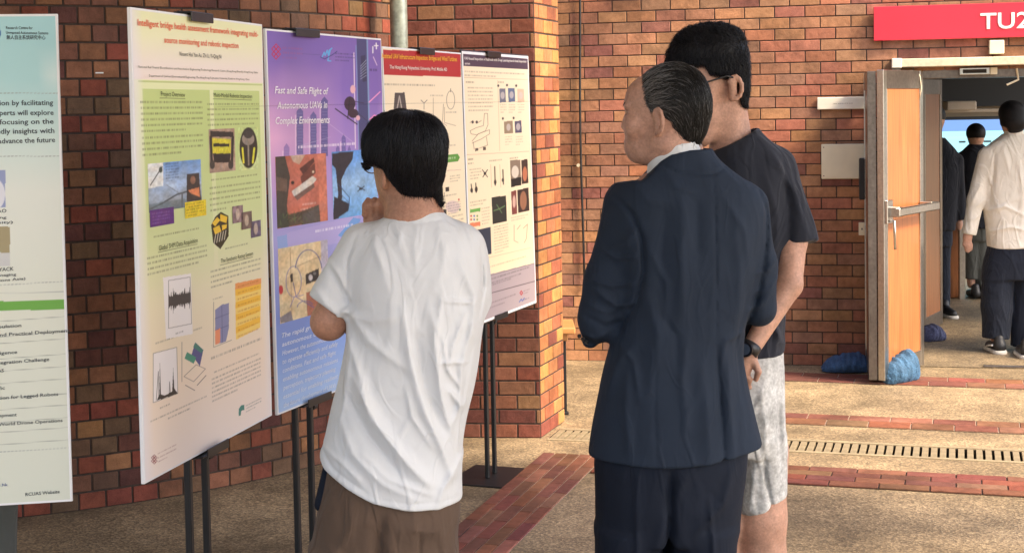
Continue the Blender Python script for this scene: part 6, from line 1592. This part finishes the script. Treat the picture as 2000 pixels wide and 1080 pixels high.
bd.add(cone(Cp(1400, 880), Cp(1398, 1010), .078, .066), .03).add(cone(Cp(1398, 1010), Cp(1396, 1110, .01), .064, .064), .03).add(cone(Cp(1396, 1110, .01), Cp(1392, 1335), .062, .036), .02).add(cone(Cp(1392, 1335), Cp(1380, 1360, -.1), .034, .03), .02)
bd.build('body', M_SKIN2, rt)
f = Field((Cp(1320, 700).x, YC_ - .24, Cp(1400, 700).z), (Cp(1640, 700).x, YC_ + .22, Cp(1390, 235).z), .005)
f.add(loft(YC_, [(244, 1436, 1478, .066), (258, 1415, 1486, .074), (272, 1396, 1500, .084), (290, 1380, 1522, .096), (315, 1366, 1540, .108), (350, 1356, 1548, .118), (400, 1354, 1546, .124), (480, 1360, 1538, .124), (560, 1368, 1532, .122), (620, 1372, 1530, .122), (700, 1374, 1531, .124)], 2.3), 0)
f.add(cone(Cp(1516, 326), Cp(1551, 478, -.045), .056, .066, True), .025).add(cone(Cp(1380, 340), Cp(1366, 470, .03), .055, .06, True), .025)
f.cut(below(YC_, [(1300, 688), (1440, 688), (1532, 684), (1640, 682)]), .004)
f.cut(below(YC_, [(1300, 300), (1384, 296), (1410, 284), (1445, 266), (1480, 247), (1640, 200)], -1), .005)
f.add(cone(Cp(1425, 220), Cp(1436, 300), .062, .066), .005, 'sub')
f.folds(YC_, [([(1500, 300), (1545, 380), (1560, 460)], .014, .008), ([(1520, 320), (1530, 400), (1528, 480)], .012, -.006), ([(1548, 350), (1578, 430), (1586, 475)], .012, .005), ([(1480, 330), (1505, 420), (1500, 520)], .016, .006), ([(1500, 630), (1515, 660), (1528, 668)], .01, .006), ([(1490, 600), (1505, 640), (1500, 680)], .01, .006)])
f.wrinkle(.0018, 28, 12, .6); f.build('shirt', M_TEE, rt)
f = Field((Cp(1320, 700).x, YC_ - .22, Cp(1400, 1010).z), (Cp(1600, 700).x, YC_ + .24, Cp(1390, 655).z), .005)
f.add(loft(YC_, [(665, 1384, 1526, .115), (740, 1374, 1530, .13), (820, 1366, 1531, .135), (880, 1362, 1532, .13)], 2.3), 0)
f.add(loft(YC_, [(840, 1440, 1531, .12), (900, 1440, 1532, .118), (1005, 1437, 1534, .116)], 2.3), .012).add(loft(YC_, [(840, 1350, 1432, .115), (1005, 1346, 1432, .112)], 2.3), .012)
f.cut(below(YC_, [(1330, 1000), (1440, 993), (1480, 980), (1500, 966), (1534, 958), (1600, 955)]), .005)
f.folds(YC_, [([(1478, 860), (1484, 920), (1496, 975)], .006, -.007), ([(1470, 740), (1480, 820), (1478, 880)], .012, .006), ([(1505, 720), (1510, 820), (1515, 900)], .012, -.005), ([(1462, 880), (1456, 940), (1450, 985)], .012, .006), ([(1518, 760), (1520, 860)], .01, .005)])
f.wrinkle(.0022, 26, 13, .6); f.build('shorts', M_SHORT, rt)
m = MB(); c = Cp(1463, 681, -.172) - Vector(rt.location); ax = (wr - el).normalized(); m.tube([c - ax * .014, c + ax * .014], .0295, 20)
wt = m.build('watch', M_BLACK, rt, True); n_ = Vector((-.45, -.85, .1)).normalized(); m = MB(); m.tube([c + n_ * .024, c + n_ * .036], .021, 20); m.build('watch_case', mat('watch_case', (.02, .022, .03), .25, .5), wt)
m = MB(); m.tube([c + n_ * .036, c + n_ * .037], .015, 20); m.build('watch_dial', mat('watch_dial', (.06, .08, .12), .1), wt)
shoe(rt, Cp(1476, 1300).x, YC_ - .04, (-.4, -1)); shoe(rt, Cp(1384, 1300).x, YC_ - .04, (-.6, -1))
f = Field(Cp(1285, 225) - Vector((0, .16, 0)), Cp(1485, 40) + Vector((0, .16, .02)), .004)
f.add(loft(YC_, [(50, 1372, 1402, .03), (54, 1352, 1424, .05), (62, 1334, 1442, .066), (76, 1320, 1454, .08), (96, 1309, 1461, .090), (125, 1304, 1463, .094), (150, 1312, 1463, .093), (180, 1340, 1460, .084), (208, 1370, 1456, .07)], 2.1, .004), 0)
hl2 = [(1290, 124), (1330, 128), (1374, 128), (1386, 147), (1412, 152), (1432, 150), (1443, 158), (1444, 194), (1456, 206), (1490, 208)]
f.cut(below(YC_ - .06, hl2), .005); f.wrinkle(.0016, 80, 15, .8).wrinkle(.0024, 42, 35, .6)
hr = f.build('hair', M_HAIRB, rt)
zc = Cp(1386, 110).z; cc = np.array(Cp(1400, 130))
def flowC(p, g):
    d = (p - cc) * 4; top = np.clip((p[:, 2] - zc) / .03, 0, 1)[:, None]; d = d * .3 + np.array([[-.3, -.1, .2]]) * top + np.array([[.15, 0, -1.0]]) * (1 - top) + np.random.default_rng(4).normal(0, .2, p.shape); return d
zn = Cp(1440, 180).z; fringe(f, rt, lambda V: (V[:, 2] < zn) & (V[:, 1] < YC_ + .02), 1000, .014, (0, 0, -1), 41, hr_=hr, rad=.0005)
zt = Cp(1400, 72).z; fringe(f, rt, lambda V: V[:, 2] > zt, 1800, .022, (.1, 0, 1), 42, hr_=hr, rad=.0006, spread=.5, lift=.003)
ze_ = Cp(1400, 138).z; fringe(f, rt, lambda V: (V[:, 2] < ze_) & (V[:, 1] < YC_), 900, .010, (.1, 0, -1), 43, hr_=hr, rad=.0005)
o = link('strands', hair_strands(f, rt, 7000, 5, .007, flowC, dark, .0006, .003, 5, tip=.008, free=2), M_STRAND, hr); o['kind'] = 'stuff'
m = MB(); q = lambda u, v, dy: Cp(u, v, dy) - Vector(rt.location)
m.tube([q(1432, 152, -.092), q(1420, 149, -.098), q(1374, 163, -.098), q(1330, 172, -.10)], .0028, 6)
for c0 in (q(1322, 176, -.065), q(1326, 172, .0)):
    m.tube([c0 + (Vector((.0, 1, 0)) * math.cos(t) * .026 + Vector((0, 0, 1)) * math.sin(t) * .02) for t in [2 * math.pi * k / 16 for k in range(17)]], .0022, 6)
m.build('spectacles', M_GLASS, rt, True)

# ---------------------------------------------------------------- people inside the hall and behind the left board
def figure(Y, label, skin, parts, h=.008):
    """parts: (name, material, [prims as (kind, ...)], cuts, folds); photo pixels at distance Y"""
    pr_ = parts[0][2][0]; u0 = pr_[1][0] if pr_[0] != 'loft' else 0
    us = []
    for _, _, prims, *_r in parts:
        for p in prims:
            if p[0] == 'loft': us += [x for r_ in p[1] for x in (r_[1], r_[2])]
            else: us += [p[1][0] - 12, p[1][0] + 12]
    rt = person((min(us) + max(us)) / 2, 400, Y, label)
    for name, mt, prims, *rest in parts:
        P3 = lambda q: W(q[0], q[1], Y + (q[2] if len(q) > 2 else 0))
        L = []
        for p in prims:
            if p[0] == 'loft': L.append((loft(Y, p[1]), p[2] if len(p) > 2 else .02))
            elif p[0] == 'cone': L.append((cone(P3(p[1]), P3(p[2]), p[3], p[4], len(p) > 5), .02))
            elif p[0] == 'ell': L.append((ellip(P3(p[1]), p[2]), .015))
        lo = np.min([q[0][1] for q in L], 0) - .05; hi = np.max([q[0][2] for q in L], 0) + .05; lo[2] = max(lo[2], -.005)
        f = Field(lo, hi, h)
        for q, k in L: f.add(q, k if f.F.min() < 100 else 0)
        if rest and rest[0]:
            for c in rest[0]: f.cut(below(Y, c[0], c[1]), .005)
        f.wrinkle(.0022 if name in ('shirt', 'jacket', 'trousers') else .0002, 24, len(name), .6)
        if len(rest) > 1: f.folds(Y, rest[1])
        f.build(name, mt, rt)
    return rt
M_BEIGE = cloth('cream_shirt_cotton', (.76, .71, .62), .85, wr=(7, .006)); M_NAVYT = cloth('dark_navy_trousers', (.012, .016, .028), .85); M_DKJ = cloth('dark_jacket', (.012, .014, .022), .85); M_GREYT = cloth('grey_trousers', (.09, .095, .09), .9)
YD = 9.84
rt = figure(YD, 'man in cream shirt and dark trousers walking into the doorway', M_SKIN2, [
    ('body', M_SKIN2, [('ell', (1978, 232), (.078, .092, .105)), ('ell', (1974, 245, .03), (.055, .06, .075)), ('cone', (1979, 250), (1980, 275), .052, .058), ('loft', [(275, 1950, 2010, .06), (300, 1930, 2028, .09), (480, 1935, 2025, .1), (520, 1940, 2025, .1)]), ('cone', (1925, 310), (1902, 400), .045, .036), ('cone', (1902, 400), (1890, 462), .034, .025), ('cone', (1890, 462), (1891, 480), .027, .02), ('cone', (1888, 478), (1886, 489), .011, .009), ('cone', (1892, 480), (1891, 492), .011, .009), ('cone', (1896, 478), (1897, 487), .011, .009), ('cone', (1886, 466), (1882, 478), .011, .009),
              ('cone', (2030, 310), (2048, 400), .045, .036), ('cone', (2048, 400), (2052, 470), .034, .025), ('cone', (1950, 510), (1944, 660), .07, .035), ('cone', (2008, 510), (2000, 680), .07, .035)]),
    ('shirt', M_BEIGE, [('loft', [(262, 1962, 1998, .062), (270, 1948, 2010, .08), (284, 1928, 2028, .1), (310, 1918, 2036, .12), (380, 1920, 2034, .13), (440, 1926, 2030, .13), (478, 1930, 2030, .135), (484, 1932, 2030, .135)]), ('cone', (1928, 305), (1906, 390), .062, .056), ('cone', (1906, 390), (1893, 458), .056, .045, 1), ('cone', (2026, 305), (2048, 390), .062, .056), ('cone', (2048, 390), (2056, 458), .056, .045, 1)], None, [([(1935, 300), (1932, 350), (1926, 400)], .012, -.008), ([(1990, 420), (1950, 400), (1925, 410)], .012, .009), ([(2000, 450), (1960, 440), (1930, 450)], .012, .009), ([(1975, 300), (1985, 380), (1980, 460)], .02, .008), ([(1910, 360), (1900, 380), (1892, 400)], .010, .008), ([(1915, 390), (1900, 405)], .010, .008), ([(1910, 420), (1890, 430)], .010, .007), ([(1950, 290), (1960, 340)], .015, .006)]),
    ('collar', M_BEIGE, [('cone', (1980, 256), (1980, 268), .062, .066)]),
    ('trousers', M_NAVYT, [('loft', [(472, 1932, 2030, .12), (510, 1924, 2034, .13), (545, 1920, 2034, .12)]), ('cone', (1951, 530), (1946, 600), .1, .1), ('cone', (1946, 600), (1945, 660), .1, .088, 1), ('cone', (2008, 530), (2002, 676), .1, .09, 1)]),
    ('hair', M_HAIRB, [('ell', (1977, 221), (.088, .098, .085)), ('ell', (1979, 238, -.02), (.084, .088, .085))], [([(1900, 262), (1952, 244), (1962, 250), (1968, 262), (2000, 264), (2060, 264)], 1)])], .007)
sx, sy = W(1944, 680, YD).x, YD - .02
s1 = shoe(rt, sx, sy, (-.05, 1)); s2 = shoe(rt, W(2004, 690, YD - .25).x, YD - .22, (.1, 1), heel=.0)
for s_ in (s1,):
    m = MB(); b_ = Vector((sx, sy, 0)) - Vector(rt.location); m.tube([b_ + Vector((-.046, -.06, .06)), b_ + Vector((-.050, 0, .05)), b_ + Vector((-.046, .06, .035))], .007, 6); m.build('white_stripe', M_SOLE, s_)
rt = figure(12.6, 'man in dark jacket farther inside the hall, before the glowing screen', M_SKIN2, [
    ('body', M_SKIN2, [('ell', (1906, 266), (.07, .085, .09)), ('cone', (1906, 272), (1906, 292), .05, .055), ('loft', [(290, 1890, 1922, .06), (320, 1880, 1932, .09), (440, 1884, 1928, .09)]), ('cone', (1897, 440), (1897, 555), .06, .035), ('cone', (1916, 440), (1916, 565), .06, .035)]),
    ('jacket', M_DKJ, [('loft', [(281, 1895, 1918, .06), (290, 1884, 1928, .08), (300, 1874, 1938, .1), (330, 1870, 1942, .12), (400, 1872, 1940, .13), (445, 1876, 1938, .13)]), ('cone', (1880, 310), (1872, 430), .06, .05, 1), ('cone', (1934, 310), (1942, 430), .06, .05, 1)]),
    ('hand', M_SKIN2, [('ell', (1871, 440), (.03, .03, .05)), ('ell', (1943, 440), (.03, .03, .05))]),
    ('trousers', M_GREYT, [('loft', [(425, 1882, 1932, .11), (470, 1882, 1932, .11)]), ('cone', (1898, 460), (1898, 545), .07, .06, 1), ('cone', (1917, 460), (1917, 570), .07, .06, 1)]),
    ('hair', M_HAIRB, [('ell', (1906, 260), (.08, .095, .085))], [([(1850, 276), (1960, 278)], 1)])], .009)
for u in (1898, 1917): shoe(rt, W(u, 560, 12.6).x, 12.55, (0, 1), sole=False)
rt = figure(11.6, 'man in black jacket and trousers half hidden behind the inner door leaf', M_SKIN2, [
    ('body', M_SKIN2, [('ell', (1826, 232), (.075, .09, .10)), ('cone', (1826, 245), (1826, 280), .052, .056), ('loft', [(285, 1800, 1852, .06), (320, 1790, 1862, .09), (430, 1795, 1858, .09)]), ('cone', (1812, 430), (1812, 600), .065, .035), ('cone', (1838, 430), (1841, 600), .065, .035)]),
    ('jacket', M_DKJ, [('loft', [(270, 1808, 1844, .06), (282, 1794, 1856, .08), (296, 1782, 1868, .1), (330, 1778, 1872, .12), (400, 1784, 1868, .13), (450, 1786, 1864, .13)]), ('cone', (1866, 315), (1874, 430), .062, .055, 1), ('cone', (1786, 315), (1778, 430), .062, .055, 1)]),
    ('hand', M_SKIN2, [('ell', (1873, 438), (.03, .03, .05)), ('ell', (1777, 438), (.03, .03, .05))]),
    ('trousers', M_NAVYT, [('loft', [(430, 1790, 1860, .11), (480, 1792, 1858, .11)]), ('cone', (1811, 470), (1811, 596), .075, .06, 1), ('cone', (1839, 470), (1841, 596), .075, .055, 1)]),
    ('hair', M_HAIRB, [('ell', (1826, 226), (.082, .096, .085))], [([(1780, 246), (1880, 246)], 1)])], .009)
for u in (1811, 1843): shoe(rt, W(u, 600, 11.6).x, 11.5, (.1, -1), mt=M_SHOE)
YG = 4.7; k_ = 2900 / YG; vz = lambda z: 229 + (1.68 - z) * k_
rt = figure(YG, 'person in grey trousers standing behind the leftmost poster, only a leg showing', M_SKIN2, [
    ('body', M_SKIN2, [('ell', (-60, vz(1.6)), (.08, .095, .11)), ('cone', (-60, vz(1.55)), (-60, vz(1.4)), .055, .06), ('loft', [(vz(1.4), -130, 10, .07), (vz(1.3), -160, 40, .09), (vz(.9), -140, 20, .1)]), ('cone', (-95, vz(.9)), (-95, vz(.09)), .075, .036), ('cone', (-22, vz(.9)), (-16, vz(.09)), .075, .036)]),
    ('shirt', M_TEE, [('loft', [(vz(1.47), -90, -30, .065), (vz(1.42), -130, 10, .085), (vz(1.36), -165, 45, .11), (vz(1.2), -165, 45, .125), (vz(.86), -155, 35, .13)]), ('cone', (-160, vz(1.33)), (-190, vz(1.05)), .06, .06, 1), ('cone', (40, vz(1.33)), (55, vz(1.05)), .06, .06, 1)]),
    ('arm', M_SKIN2, [('cone', (-190, vz(1.08)), (-185, vz(.8)), .042, .03), ('cone', (55, vz(1.08)), (50, vz(.8)), .042, .03)]),
    ('trousers', M_GREYT, [('loft', [(vz(.98), -150, 30, .12), (vz(.8), -152, 34, .13)]), ('cone', (-95, vz(.82)), (-95, vz(.07)), .105, .075, 1), ('cone', (-26, vz(.82)), (-18, vz(.07)), .102, .078, 1)]),
    ('hair', M_HAIRB, [('ell', (-60, vz(1.63)), (.09, .10, .095))], [([(-200, vz(1.58)), (200, vz(1.58))], 1)])], .008)
for u in (-95, -18): shoe(rt, W(u, 1100, YG).x, YG - .03, (.1, -1))
